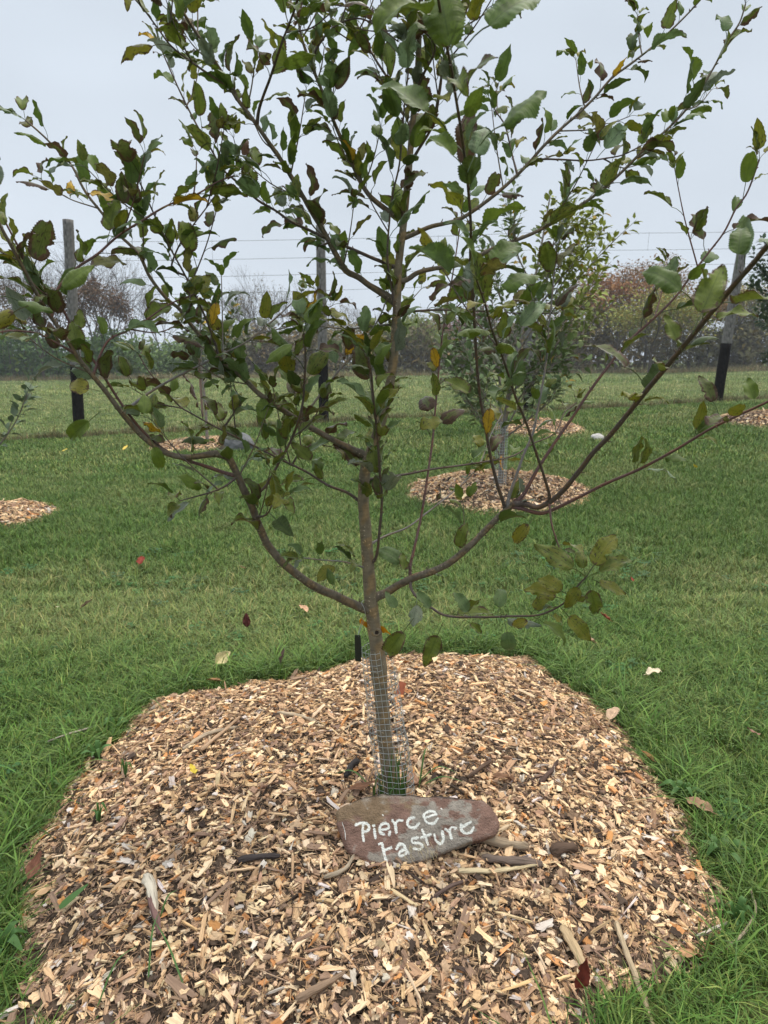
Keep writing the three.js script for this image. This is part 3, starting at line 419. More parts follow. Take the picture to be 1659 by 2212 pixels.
function shootLeaves(curve, len, [t0, t1, gap, size], k0 = 0, rad) {
  const n = Math.max(1, Math.floor((t1 - t0) * len / (gap / 100)));
  for (let i = 0; i <= n; i++) { const t = clamp(t0 + (t1 - t0) * (i + 0.5 * (rl() - 0.5)) / n, 0, 1), p = curve.getPointAt(t), T = curve.getTangentAt(t); const tip = t > 0.93 && t1 === 1; leafAt(p, tip ? T.clone() : T, i + k0, size / 100 * (tip ? 0.7 : 1), t < 0.6 ? 0.12 : 0); if (rl() < 0.22 && t < 0.8) for (let q = 0; q < 2; q++) leafAt(p, T, i + k0 + 1.3 + q, size / 100 * 0.8, 0.1); }
  for (let q = 0; q < (t1 === 1 ? 3 : 0); q++) leafAt(curve.getPointAt(1), curve.getTangentAt(1), q * 1.1, size / 100 * 0.75);
}
const shift = (g) => g.translate(-home.x, -home.y, -home.z);
{
  const tr = (t) => lerp(0.0200, 0.0166, smoothstep(t, 0, 0.16)) * (1 + 0.20 * Math.exp(-Math.pow((t - 0.185) / 0.02, 2))) * 0.98 * lerp(1, 1.12, smoothstep(t, 0.17, 0.24)) * (t < 0.2 ? 1 : lerp(1, 0.22, Math.pow((t - 0.2) / 0.8, 0.68))) * (1 + 0.25 * Math.exp(-t * 60));
  part('trunk', shift(limb(trunkPts, tr, 20, 0.009, 0.10, 3)), trunkBark, tree);
  { const tc = new THREE.CatmullRomCurve3(trunkPts, false, 'centripetal'); shootLeaves(tc, tc.getLength(), [0.40, 0.97, 2.5, 7.0], 3); }
  const pending = B.map((b) => b[0]);
  const done = new Set(['trunk']);
  const queue = B.slice();
  while (queue.length) {
    const k = queue.findIndex((b) => done.has(b[1])); const [name, from, d1, r0, r1, bk, lf, tw, p] = queue.splice(k, 1)[0]; done.add(name);
    const [q0, z0] = nearest(from, [p[0], p[1]]); const pts = [q0]; let total = 0; const ac = [0];
    for (let i = 2; i < p.length; i += 2) { total += Math.hypot(p[i] - p[i - 2], p[i + 1] - p[i - 1]); ac.push(total); }
    for (let i = 1; i < ac.length; i++) { const t = ac[i] / total; pts.push(at(p[2 * i], p[2 * i + 1], lerp(z0, d1, Math.pow(t, 1.05)) + 0.012 * noise(t * 5, r0 * 3, i * 0.2))); }
    lookup[name] = pts;
    const curve = new THREE.CatmullRomCurve3(pts, false, 'centripetal'), len = curve.getLength();
    const gs = [limb(pts, (t) => lerp(r0, r1, Math.pow(t, 0.8)) / 1000 * (1 + 0.35 * Math.exp(-t * len * 40)), r0 > 5 ? 12 : 8, 0.010, 0.15, pending.indexOf(name))];
    if (lf) shootLeaves(curve, len, lf, pending.indexOf(name));
    for (let j = 0; j < tw; j++) {                                                           // short side shoots
      const t = lf[0] + (0.9 - lf[0]) * (j + 0.2 + 0.6 * rl()) / tw, p0 = curve.getPointAt(t), T = curve.getTangentAt(t), a = rl() * 6.283, s = V(0.3, 0.5, 0.81).cross(T).normalize(), bi = V().crossVectors(T, s), L = 0.06 + 0.12 * rl();
      const dir = T.clone().multiplyScalar(0.6).addScaledVector(s, Math.cos(a)).addScaledVector(bi, Math.sin(a)).add(V(0, 0.35, 0)).normalize(), e = p0.clone().addScaledVector(dir, L * 0.55).add(V(0, 0.006, 0)), e2 = p0.clone().addScaledVector(dir, L).add(V(0, 0.03, 0));
      gs.push(limb([p0, e, e2], (u) => lerp(1.7, 0.9, u) / 1000, 6, 0.015, 0.1, j));
      const c2 = new THREE.CatmullRomCurve3([p0, e, e2]); shootLeaves(c2, L, [0.25, 1, lf[2], lf[3] * 0.92], j);
    }
    // short spurs and buds
    for (let j = 0; j < len / 0.045; j++) { const t = rl(), p0 = curve.getPointAt(t), T = curve.getTangentAt(t), a = rl() * 6.283, s = V(0.3, 0.5, 0.81).cross(T).normalize(), bi = V().crossVectors(T, s), r = lerp(r0, r1, t) / 1000, o = s.multiplyScalar(Math.cos(a)).addScaledVector(bi, Math.sin(a)), d = o.clone().addScaledVector(T, 0.8).normalize(); gs.push(limb([p0.clone().addScaledVector(o, r * 0.6), p0.clone().addScaledVector(o, r * 0.8).addScaledVector(d, r + 0.003)], (u) => lerp(0.0016, 0.0006, u), 5, 0.004, 0.1, j)); }
    part('branch', shift(mergeGeometries(gs)), bk, tree);
  }
}
// leaves that stand out in the photograph: stalk end, tip, depth, look, how far the blade is turned to the lens
const own = [
  [1008, 98, 1142, 4, .84, 1, .5], [985, 160, 950, 0, .80, 0, .7], [966, 282, 832, 196, .90, 1, .35], [1036, 315, 1150, 236, .90, 1, .3], [1000, 362, 928, 292, .92, 0, .4], [1010, 372, 1045, 290, .92, 6, .9], [1014, 622, 910, 555, .97, 1, .45], [1034, 590, 1112, 534, .97, 1, .5], [1062, 645, 1160, 588, .97, 1, .35], [1098, 735, 1158, 668, 1.05, 6, .9],
  [1496, 650, 1398, 580, .80, 1, .5], [1496, 722, 1548, 610, .78, 2, .6], [1474, 760, 1440, 700, .80, 2, .5], [1590, 582, 1600, 500, .82, 1, .8], [1386, 822, 1282, 752, 1.0, 11, .2], [1503, 940, 1562, 902, 1.12, 11, .3], [1552, 894, 1516, 824, 1.12, 11, .5], [1634, 880, 1612, 818, 1.05, 0, .7],
  [0, 640, 88, 672, 1.1, 1, .4], [110, 642, 190, 588, 1.1, 0, .5], [62, 660, -10, 700, 1.1, 8, .7], [216, 845, 158, 832, 1.14, 8, .9], [219, 888, 162, 938, 1.14, 0, .8], [322, 938, 346, 1002, 1.16, 0, .9], [314, 912, 312, 862, 1.2, 0, .9], [472, 636, 460, 694, 1.40, 5, .9], [1061, 862, 1053, 928, 1.32, 5, .9], [930, 730, 942, 784, 1.6, 5, .8], [893, 1336, 840, 1408, 1.40, 2, .9], [957, 1344, 926, 1420, 1.42, 2, .9], [1164, 1334, 1112, 1350, 1.33, 8, .95], [1156, 1116, 1110, 1172, 1.5, 8, .8],
  [1266, 1246, 1168, 1188, 1.38, 12, .6], [1266, 1244, 1248, 1186, 1.40, 12, .8], [1268, 1244, 1326, 1160, 1.38, 3, .6], [1270, 1246, 1352, 1216, 1.38, 12, .5], [1266, 1250, 1226, 1306, 1.38, 3, .85], [1268, 1250, 1288, 1318, 1.36, 2, .9], [1272, 1250, 1332, 1284, 1.40, 3, .4], [1232, 1290, 1170, 1250, 1.4, 3, .6], [1226, 1300, 1142, 1272, 1.42, 3, .5], [1210, 1312, 1258, 1372, 1.38, 3, .6], [1180, 1326, 1215, 1345, 1.38, 3, .5],
  [724, 1280, 712, 1240, 1.52, 1, .9], [892, 1236, 828, 1190, 1.6, 9, .5], [880, 1246, 868, 1200, 1.58, 2, .6], [1036, 860, 970, 830, 1.3, 2, .5], [690, 1010, 640, 970, 1.5, 2, .6], [660, 700, 640, 640, 1.34, 9, .8], [655, 720, 690, 650, 1.32, 0, .6], [655, 730, 590, 780, 1.30, 0, .4], [660, 760, 735, 760, 1.32, 4, .4], [796, 775, 838, 750, 1.34, 1, .5], [890, 940, 950, 905, 1.5, 3, .5], [868, 1330, 840, 1290, 1.5, 9, .8], [940, 1330, 905, 1285, 1.5, 9, .6], [1020, 1336, 985, 1285, 1.48, 9, .7], [1000, 1336, 1030, 1362, 1.46, 2, .6], [1090, 1338, 1100, 1400, 1.45, 9, .9], [1075, 1330, 1085, 1270, 1.46, 9, .6],
];
for (const [x0, y0, x1, y1, d, look, face] of own) { const a = at(x0, y0, d), b = at(x1, y1, d + 0.02), dir = b.clone().sub(a), L = dir.length() / 1.15, toEye = camera.position.clone().sub(a).normalize(); const up = V(0, 1, 0).lerp(toEye, face).normalize(); leaves.push({ ...leafPose(a, dir, up), size: L, look, shape: Math.floor(rl() * SHAPES) }); }
{
  const score = (l) => { const c = l.p.clone().applyMatrix4(toCam), z = -c.z; return z > 0.2 && Math.abs(c.x / z) < 0.57 && Math.abs(c.y / z) < 0.75 ? l.size / z : 0; };
  const order = leaves.map((l) => [l, score(l)]).sort((a, b) => b[1] - a[1]), rest = [], M = new THREE.Matrix4();
  order.forEach(([l], i) => {
    if (i < 300) { const m = part('leaf', fine[l.look][l.shape], leafMat, tree); m.position.copy(l.p).sub(home); m.quaternion.copy(l.q); m.scale.setScalar(l.size); if (l.look === 5) m.userData.label = 'bright yellow leaf with brown blotches'; }
    else { const g = coarse[l.look][l.shape].clone(); g.applyMatrix4(M.compose(l.p.clone().sub(home), l.q, V(l.size, l.size, l.size))); rest.push(g); }
  });
  part('foliage', mergeGeometries(rest), leafMat, tree, 'stuff');
  console.log('leaves', leaves.length);
}
// the scar of a cut branch on the trunk
{
  const c = at(813.5, 1366, trunkZ(1366) - 0.0155), g = new THREE.TorusGeometry(0.0085, 0.004, 8, 18), p = g.attributes.position; for (let i = 0; i < p.count; i++) p.setXYZ(i, p.getX(i) * (1 + 0.15 * noise(i * 0.7)), p.getY(i) * 0.85, p.getZ(i) * 0.8); g.computeVertexNormals(); g.rotateX(-0.15); g.translate(c.x, c.y, c.z);
  const scar = part('pruning_scar', shift(g), trunkBark, tree);
  const h = new THREE.SphereGeometry(0.0068, 12, 8); h.scale(1, 0.9, 0.4); h.translate(c.x, c.y, c.z + 0.0005); part('hollow_shade', shift(h), mat({ color: lin(0.03, 0.02, 0.014), roughness: 0.9 }), tree);  // dark dome painted in for the shade of the hollow in the scar
}

// ---------------------------------------------------------------- wire guard round the trunk, metal tag, yellow ribbon
const galv = mat({ color: lin(0.44, 0.46, 0.45), metalness: 0.55, roughness: 0.4 });
{
  const o = thing('trunk_guard', 'cylinder of galvanised wire mesh standing round the trunk of the nearest apple tree', 'tree guard', ROOT.clone());
  const t0 = at(853, 1712, 1.745), t1 = at(810, 1388, trunkZ(1388)), H = 0.335, rings = [], ups = [], n = 19, levels = 27;
  const P = (k, h) => { const a = k / n * 6.2832, c = t0.clone().lerp(t1, h), r = lerp(0.0445, 0.0345, h) * (1 + 0.07 * Math.sin(a * 2 + h * 3) + 0.16 * noise(Math.cos(a) * 2, h * 5, Math.sin(a) * 2)); return V(c.x + r * Math.cos(a) + 0.004, c.y - 0.012 + 0.004 * Math.sin(a * 1 + h * 2), c.z + r * Math.sin(a)); };
  const topOf = (k) => (k > 14 ? 0.93 : k < 4 ? 0.86 : 1);
  for (let k = 0; k < n; k++) { const pts = []; for (let i = 0; i <= 12; i++) pts.push(P(k, i / 12 * (topOf(k) + 0.012))); ups.push(tube(pts, 0.00056, 4, 0.02)); }
  for (let l = 0; l < levels; l++) { const h = l / (levels - 1); const pts = []; for (let k = 0; k <= n * 2; k++) { if (topOf((k / 2) % n) < h) { if (pts.length > 2) rings.push(tube(pts.slice(), 0.00056, 4, 0.012)); pts.length = 0; continue; } pts.push(P(k / 2, h)); } if (pts.length > 2) rings.push(tube(pts, 0.00056, 4, 0.012)); }
  const mv = (g) => g.translate(-ROOT.x, -ROOT.y, -ROOT.z);
  part('upright_wire', mv(mergeGeometries(ups)), galv, o, 'stuff'); part('ring_wire', mv(mergeGeometries(rings)), galv, o, 'stuff');
}
{
  const z = 1.655, o = thing('metal_tag', 'dark narrow metal tag hanging on a thin wire left of the trunk', 'tag', at(773, 1371, z));
  const a = at(770, 1371, z), b = at(770, 1434, z), L = a.distanceTo(b), w = 13 / FPX * z, s = new THREE.Shape(); s.moveTo(-w * 0.5, 0); s.lineTo(w * 0.42, -0.002); s.lineTo(w * 0.52, -L * 0.5); s.lineTo(w * 0.4, -L); s.lineTo(-w * 0.55, -L * 0.94); s.lineTo(-w * 0.56, -L * 0.45); s.closePath();
  const hole = new THREE.Path(); hole.absarc(w * 0.1, -0.004, 0.0009, 0, 6.28); s.holes.push(hole);
  const g = new THREE.ExtrudeGeometry(s, { depth: 0.0008, bevelEnabled: true, bevelSize: 0.0004, bevelThickness: 0.0003, bevelSegments: 1 }); g.rotateZ(0.02); g.rotateY(0.25);
  part('tag_plate', g, mat({ color: lin(0.030, 0.032, 0.022), roughness: 0.55, metalness: 0.3 }), o);
  const rel = (p) => p.sub(o.position), f = at(783, 1340, z - 0.006);
  part('tag_wire', mergeGeometries([tube([rel(at(773, 1374, z)), rel(at(776, 1360, z)), rel(at(783, 1340, z - .006)), rel(at(789, 1328, z - .012)), rel(at(786, 1312, z - .016)), rel(at(781, 1302, z - .016)), rel(at(786, 1296, z - .010))], 0.0006, 5, 0.004), tube([rel(at(772, 1374, z)), rel(at(780, 1356, z)), rel(at(785, 1343, z)), rel(at(781, 1340, z))], 0.0005, 5, 0.004)]), galv, o);
}
{
  const c = at(806, 1348, trunkZ(1348)), o = thing('ribbon', 'yellow orange plastic ribbon tied round the trunk above the wire guard', 'ribbon', c.clone());
  const path = [at(779, 1336, 1.640), at(781, 1342, 1.655), at(786, 1347, 1.665), at(794, 1350, 1.678), at(806, 1354, 1.685), at(820, 1357, 1.680), at(829, 1361, 1.668), at(836, 1364, 1.655), at(844, 1371, 1.648)].map((p) => p.sub(c)), curve = new THREE.CatmullRomCurve3(path), pos = [], uv = [], idx = [], n = 48;
  for (let i = 0; i <= n; i++) { const t = i / n, p = curve.getPoint(t), w = (0.0062 - 0.0045 * smoothstep(t, 0.75, 1)) * (1 + 0.2 * Math.sin(t * 20)), T = curve.getTangent(t), q = V(0.18 * Math.sin(t * 9), 1, 0.35 * Math.sin(t * 14 + 1)).normalize().multiplyScalar(w); pos.push(p.x + q.x, p.y + q.y, p.z + q.z, p.x - q.x, p.y - q.y, p.z - q.z); uv.push(t, 0, t, 1); if (i < n) { const k = i * 2; idx.push(k, k + 2, k + 1, k + 1, k + 2, k + 3); } }
  part('ribbon_band', geom(pos, idx, { uv }), mat({ color: lin(0.70, 0.30, 0.012), roughness: 0.45, transmission: 0.2, thickness: 0 }), o);
  const knot = new THREE.TorusKnotGeometry(0.0034, 0.0014, 40, 6, 2, 3); knot.translate(...path[1].toArray()); part('knot', knot, mat({ color: lin(0.66, 0.29, 0.012), roughness: 0.5 }), o);
}

let stoneFace = null;
// ---------------------------------------------------------------- the painted stone: outline measured on its leaning face
{
  const Z = (u, v) => [u * 0.2441 + 702, v * 0.2441 + 1674], foot = onto(...Z(520, 800), mound);
  const n = V(-0.03, 0.70, 0.71).normalize(), ex = V(1, 0, 0).addScaledVector(n, -n.x).normalize(), ey = V().crossVectors(n, ex);
  const O = foot.clone().add(V(0, 0.002, 0)), plane = new THREE.Plane().setFromNormalAndCoplanarPoint(n, O);
  stoneFace = plane; const flatOn = (u, v) => { const p = at(...Z(u, v), 1), ray = new THREE.Ray(camera.position, p.sub(camera.position).normalize()), h = V(); ray.intersectPlane(plane, h); h.sub(O); return [h.dot(ex), h.dot(ey)]; };
  const edge = [[112, 312], [205, 245], [300, 212], [400, 186], [500, 172], [600, 164], [700, 172], [780, 170], [900, 182], [1000, 182], [1130, 196], [1250, 206], [1340, 214], [1405, 226], [1450, 268], [1490, 325], [1532, 415], [1522, 500], [1440, 552], [1340, 585], [1250, 602], [1170, 632], [1100, 662], [1000, 705], [900, 748], [760, 778], [620, 792], [500, 802], [400, 800], [310, 745], [240, 690], [190, 640], [160, 570], [122, 480], [108, 390]].map(([u, v]) => flatOn(u, v));
  const curve = new THREE.CatmullRomCurve3(edge.map(([x, y]) => V(x, y, 0)), true, 'centripetal'), N = 160, loop = []; for (let i = 0; i < N; i++) { const q = curve.getPointAt(i / N); q.x += 0.0022 * fbm(i * 0.11, 3, 1) + 0.0012 * noise(i * 0.5, 8); q.y += 0.0028 * fbm(i * 0.11, 9, 4) + 0.0014 * noise(i * 0.5, 2); loop.push(q); }
  const cx = loop.reduce((a, p) => a + p.x, 0) / N, cy = loop.reduce((a, p) => a + p.y, 0) / N;
  const lo = [Math.min(...loop.map((p) => p.x)), Math.min(...loop.map((p) => p.y))], hi = [Math.max(...loop.map((p) => p.x)), Math.max(...loop.map((p) => p.y))], sx = hi[0] - lo[0], sy = hi[1] - lo[1];
  const pos = [], uv = [], idx = [], R = 26, D = 0.075;
  const put = (x, y, z) => { pos.push(x, y, z); uv.push((x - lo[0]) / sx, (y - lo[1]) / sy); };
  const face = (x, y) => 0.006 * fbm(x * 14, y * 14, 2) + 0.0035 * fbm(x * 55, y * 55, 5, 3) - 0.010 * smoothstep(y, hi[1] - 0.055, hi[1]) ;
  for (let i = 0; i <= R; i++) for (let k = 0; k < N; k++) { const q = i / R, p = loop[k], x = cx + (p.x - cx) * q, y = cy + (p.y - cy) * q; put(x, y, face(x, y) - 0.004 * Math.pow(q, 22)); }
  const rings = [[1.018, 0.012], [1.022, 0.028], [1.0, 0.052], [0.93, D], [0.5, D + 0.004], [0, D + 0.004]];
  for (const [s, dz] of rings) for (let k = 0; k < N; k++) { const p = loop[k], x = cx + (p.x - cx) * s, y = cy + (p.y - cy) * s, m = fbm(x * 22, y * 22, dz * 40); put(x * 1 + 0.006 * m, y + 0.006 * fbm(y * 20, x * 20, dz * 30), -dz + 0.004 * m); }
  for (let i = 0; i < R + rings.length; i++) for (let k = 0; k < N; k++) { const a = i * N + k, b = i * N + (k + 1) % N; idx.push(a, a + N, b, b, a + N, b + N); }
  // strokes of the lettering, drawn with a brush, and the colours of the stone
  const S = [[275, 442, 325, 425, 378, 436, 392, 470, 370, 497, 335, 505], [338, 430, 333, 500, 342, 582], [430, 445, 431, 446], [436, 482, 446, 556], [492, 484, 540, 478, 568, 462, 548, 432, 505, 438, 484, 470, 494, 508, 520, 522], [576, 502, 570, 526], [598, 402, 622, 446, 632, 512], [622, 432, 648, 402, 684, 404], [790, 378, 752, 386, 728, 420, 742, 456, 790, 466, 832, 430], [886, 378, 984, 346], [984, 346, 958, 318, 910, 322, 878, 352, 882, 392, 912, 424, 960, 430, 996, 388], [478, 610, 502, 604, 516, 662, 542, 766], [520, 668, 584, 640], [634, 652, 660, 612, 700, 622, 716, 668, 740, 694], [706, 656, 664, 680, 656, 710, 690, 714, 722, 690], [818, 556, 772, 566, 772, 594, 830, 602, 862, 626, 842, 656, 790, 652], [860, 486, 890, 552, 914, 614], [850, 556, 932, 524], [968, 530, 984, 580, 1020, 606, 1046, 576, 1040, 500], [1064, 478, 1100, 502, 1116, 560], [1098, 496, 1122, 462, 1158, 472], [1204, 440, 1212, 490, 1250, 516, 1298, 500, 1314, 466], [1216, 458, 1290, 416], [1026, 290, 1034, 298], [508, 350, 516, 358], [152, 420, 176, 500, 182, 570]];
  const segs = []; S.forEach((s, n) => { const q = []; for (let i = 0; i < s.length; i += 2) q.push(flatOn(s[i], s[i + 1])); const c = new THREE.CatmullRomCurve3(q.map(([x, y]) => V(x, y, 0))), m = Math.max(3, q.length * 4); const pp = c.getPoints(m); for (let i = 0; i < m; i++) segs.push([pp[i].x, pp[i].y, pp[i + 1].x, pp[i + 1].y, n > 22 ? (n === 25 ? 0.0007 : 0.0012) : 0.0028]); });
  const W = 1024, Hh = 512, paint = new Float32Array(W * Hh);
  for (const [x0, y0, x1, y1, r] of segs) { const p = r * 1.6, i0 = Math.floor((Math.min(x0, x1) - p - lo[0]) / sx * W), i1 = Math.ceil((Math.max(x0, x1) + p - lo[0]) / sx * W), j0 = Math.floor((Math.min(y0, y1) - p - lo[1]) / sy * Hh), j1 = Math.ceil((Math.max(y0, y1) + p - lo[1]) / sy * Hh); for (let j = Math.max(0, j0); j < Math.min(Hh, j1); j++) for (let i = Math.max(0, i0); i < Math.min(W, i1); i++) { const x = lo[0] + (i + .5) / W * sx, y = lo[1] + (j + .5) / Hh * sy, dx = x1 - x0, dy = y1 - y0, t = clamp(((x - x0) * dx + (y - y0) * dy) / (dx * dx + dy * dy + 1e-12), 0, 1), d = Math.hypot(x - x0 - t * dx, y - y0 - t * dy) / (r * (0.98 + 0.42 * noise(x * 70, y * 70, 3))); paint[j * W + i] = Math.max(paint[j * W + i], 1.25 - d); } }
  const stoneTex = tex(W, Hh, (u, v, i, j) => {
    const n1 = fbm(u * 5, v * 2.6, 3, 5), n2 = noise(u * 120, v * 60, 2), n3 = noise(u * 300, v * 150, 5), n4 = fbm(u * 16, v * 8, 12, 3);
    const red = [0.215, 0.128, 0.096], grey = [0.275, 0.24, 0.195], brown = [0.205, 0.142, 0.080]; const c = red.slice();
    const gm = smoothstep(n1 * 0.9 + 0.25 * n4 - 1.1 * Math.hypot((u - 0.60) * 1.1, (v - 0.42) * 0.95) + 0.34, -0.04, 0.07), bm = smoothstep(n1 + 0.3 * n4 - 1.3 * Math.hypot(u - 0.2, (v - 0.8) * 0.8) + 0.42, 0, 0.2);
    const top = smoothstep(v + 0.3 * n4, 0.86, 1.0), speck = n2 > 0.42 ? 0.72 : n3 > 0.5 ? 1.25 : 1, low = smoothstep(n4, 0.22, 0.4);
    for (let k = 0; k < 3; k++) { c[k] = lerp(c[k], brown[k], bm * 0.8); c[k] = lerp(c[k], grey[k], Math.max(gm, low * 0.5) * 0.9); c[k] = lerp(c[k], grey[k] * 1.02, top * 0.5); c[k] *= (0.98 + 0.55 * n4 + 0.30 * n2 + 0.28 * n3) * speck; }
    const p = paint[j * W + i], worn = p > 0 ? smoothstep(p + 0.5 * n2 + 0.55 * n3 + 0.4 * n4, 0.20, 0.34) : 0; const white = [0.76, 0.74, 0.66];
    for (let k = 0; k < 3; k++) c[k] = lerp(c[k], white[k] * (0.95 + 0.12 * n3), worn);
    return c;
  }, true, false);
  const bumpT = tex(512, 256, (u, v) => { const g = 0.5 + 0.3 * noise(u * 60, v * 30, 4) + 0.25 * noise(u * 140, v * 70, 7); return [g, g, g]; });
  const o = thing('painted_stone', 'reddish brown flat stone with white hand painted lettering at the foot of the tree', 'stone', O);
  const g = geom(pos, idx, { uv }); const M = new THREE.Matrix4().makeBasis(ex, ey, n); g.applyMatrix4(M);
  part('stone_slab', g, mat({ map: stoneTex, bumpMap: bumpT, bumpScale: 0.004, roughness: 0.95, specularIntensity: 0.25 }), o);
}

{
  const r = rand(4242), Zs = (u, v) => [u * 0.2441 + 702, v * 0.2441 + 1674], gs = [], o = thing('dry_grass', 'dry grass clippings stuck on the lower edge of the painted stone', 'dry grass', onto(...Zs(820, 700), mound).add(V(0, 0.05, 0.0)));
  for (let i = 0; i < 34; i++) { const u = 690 + 330 * r(), v = 610 + 120 * r() - (u - 700) * 0.16, a = (r() - 0.5) * 1.1 + 0.25, L = 30 + 60 * r(), d = 1.60 + 0.004 * r(); const p = onto(...Zs(u, v), mound), q = at(...Zs(u, v), 1).sub(camera.position).normalize(), ray = new THREE.Ray(camera.position, q), pl = stoneFace.clone(); pl.constant -= 0.0045; const h = V(), h2 = V(); ray.intersectPlane(pl, h); new THREE.Ray(camera.position, at(...Zs(u + Math.sin(a) * L, v + Math.cos(a) * L), 1).sub(camera.position).normalize()).intersectPlane(pl, h2); const m = h.clone().lerp(h2, 0.5).add(V(0, 0.002, 0.003)); gs.push(tube([h, m, h2].map((k) => k.sub(o.position)), 0.00042, 4, 0.01)); }
  part('blades', mergeGeometries(gs), mat({ color: lin(0.42, 0.34, 0.20), roughness: 0.9 }), o, 'stuff');
}

// ---------------------------------------------------------------- fallen leaves, sticks, weeds
const deadMat = (c, v) => mat({ map: tex(64, 64, (x, y) => { const n = 1 + 0.4 * noise(x * 5, y * 5, v) + 0.25 * noise(x * 16, y * 16, v), w = Math.abs(x - 0.5) < 0.02 ? 1.25 : 1; return [c[0] * n * w, c[1] * n * w, c[2] * n * w]; }, true), roughness: 0.75, specularIntensity: 0.3, transmission: 0.15, thickness: 0 });
function fallen(dx, dy, size, c, label, cat = 'fallen leaf', o = {}) {
  const p = onto(dx, dy, top), r = rand(Math.round(dx * 7 + dy)), g = leafShape(Math.round(dx + dy), 0, 14, 3, { stalk: o.stalk ?? 0.22, wide: o.wide ?? 0.33, fold: o.fold ?? 0.45 + 0.5 * r(), arch: o.arch ?? 0.5 - 1.4 * r() }), uv = g.attributes.uv; for (let i = 0; i < uv.count; i++) uv.setXY(i, uv.getX(i) * 5 % 1, uv.getY(i) * 3 % 1);
  const m = part('fallen_leaf', g, deadMat(c, dx * 0.1), scene); tag(m, label, cat); p.y += (o.up ?? 0.030); m.position.copy(p); m.scale.setScalar(size); m.rotation.set((o.pitch ?? 0.4 * (r() - 0.5)), o.yaw ?? r() * 6.28, (o.roll ?? 0.5 * (r() - 0.5)), 'YXZ'); return m;
}
fallen(300, 1240, .075, [.20, .035, .02], 'dark red fallen leaf lying on the lawn left of the tree', undefined, { wide: .42, up: .05 });
fallen(532, 1246, .045, [.62, .40, .26], 'small pale pink tan leaf on the lawn between the red leaf and the trunk', undefined, { up: .05 });
fallen(668, 1346, .055, [.60, .36, .22], 'tan star shaped leaf on the grass just left of the trunk', undefined, { wide: .5, up: .05 });
fallen(535, 1388, .060, [.070, .018, .014], 'very dark curled leaf standing in the grass above the mound', undefined, { up: .055, roll: 1.0, fold: 1.0 });
fallen(462, 1468, .072, [.52, .44, .22], 'pale yellow and pink curled leaf at the upper left rim of the mulch', undefined, { up: .055, wide: .46, pitch: .7, yaw: 1.2 });
fallen(487, 1486, .055, [.30, .155, .075], 'brown leaf beside the pale yellow one at the mulch rim', undefined, { up: .03 });
fallen(604, 1462, .060, [.17, .11, .10], 'grey purple folded leaf on the back rim of the mulch', undefined, { up: .05, roll: .8 });
fallen(172, 1336, .060, [.10, .07, .035], 'dull brown leaf flat in the grass near the left side', undefined, { up: .045 });
fallen(128, 1332, .030, [.62, .50, .36], 'tiny pale leaf in the grass at the far left', undefined, { up: .05 });
fallen(1322, 1366, .055, [.23, .065, .035], 'rust red leaf in the grass right of the tree', undefined, { up: .05, wide: .36 });
fallen(1290, 1412, .045, [.48, .31, .20], 'tan leaf in the grass below the rust red one', undefined, { up: .045 });
fallen(1388, 1486, .070, [.64, .52, .36], 'cream coloured dry leaf in the grass right of the mound', undefined, { up: .05, wide: .40, yaw: .4 });
fallen(1312, 1578, .070, [.50, .34, .22], 'pinkish tan curled leaf at the right rim of the mulch', undefined, { up: .03, wide: .4 });
fallen(1548, 1792, .075, [.29, .175, .10], 'brown curled leaf in the grass at the lower right rim', undefined, { up: .04, wide: .42, fold: .9 });
fallen(1368, 1275, .035, [.19, .035, .018], 'small dark red leaf on the right lawn', undefined, { up: .045 });
fallen(1640, 1618, .055, [.25, .13, .09], 'brown leaf in the grass at the right edge of the picture', undefined, { up: .05 });
fallen(1418, 1668, .045, [.36, .16, .07], 'orange brown leaf tucked under grass at the right rim', undefined, { up: .03 });
fallen(1450, 2080, .095, [.42, .23, .12], 'large orange tan curled leaf at the lower right edge of the mulch', undefined, { up: .018, fold: .3, arch: 2.2, wide: .2, yaw: .35 });
fallen(1245, 2170, .060, [.14, .030, .018], 'dark red folded leaf at the bottom of the mound', undefined, { up: .02, roll: 1.1, yaw: 1.4 });
fallen(58, 1935, .060, [.20, .085, .05], 'reddish brown leaf at the left rim of the mound', undefined, { up: .03, yaw: 1.5 });
fallen(425, 1683, .030, [.60, .46, .06], 'small bright yellow leaf on the mulch left of the trunk', undefined, { up: .012, wide: .45 });
fallen(1050, 1693, .075, [.19, .10, .055], 'brown leaf on the mulch just right of the wire guard', undefined, { up: .012, wide: .25, arch: 1.2, yaw: .1 });
fallen(735, 1716, .090, [.20, .095, .05], 'brown curled leaf lying on the top edge of the painted stone', undefined, { up: .012, wide: .16, yaw: .1 });
fallen(908, 1708, .060, [.36, .20, .12], 'tan curled leaf behind the painted stone right of the guard', undefined, { up: .014, fold: .9 });
fallen(560, 1705, .045, [.20, .11, .07], 'brown leaf on the mulch left of the guard near a dark stick', undefined, { up: .012 });
fallen(265, 983, .10, [.66, .48, .10], 'yellow leaf on the far lawn at left', undefined, { up: .06 });
fallen(130, 985, .085, [.62, .46, .09], 'yellow leaf on the far lawn nearest the left edge', undefined, { up: .06 });
fallen(1505, 1022, .07, [.66, .50, .05], 'small yellow leaf on the far right lawn', undefined, { up: .05 });
const greenLeafMat = mat({ color: lin(0.075, 0.16, 0.035), roughness: 0.6, transmission: 0.25, thickness: 0 });
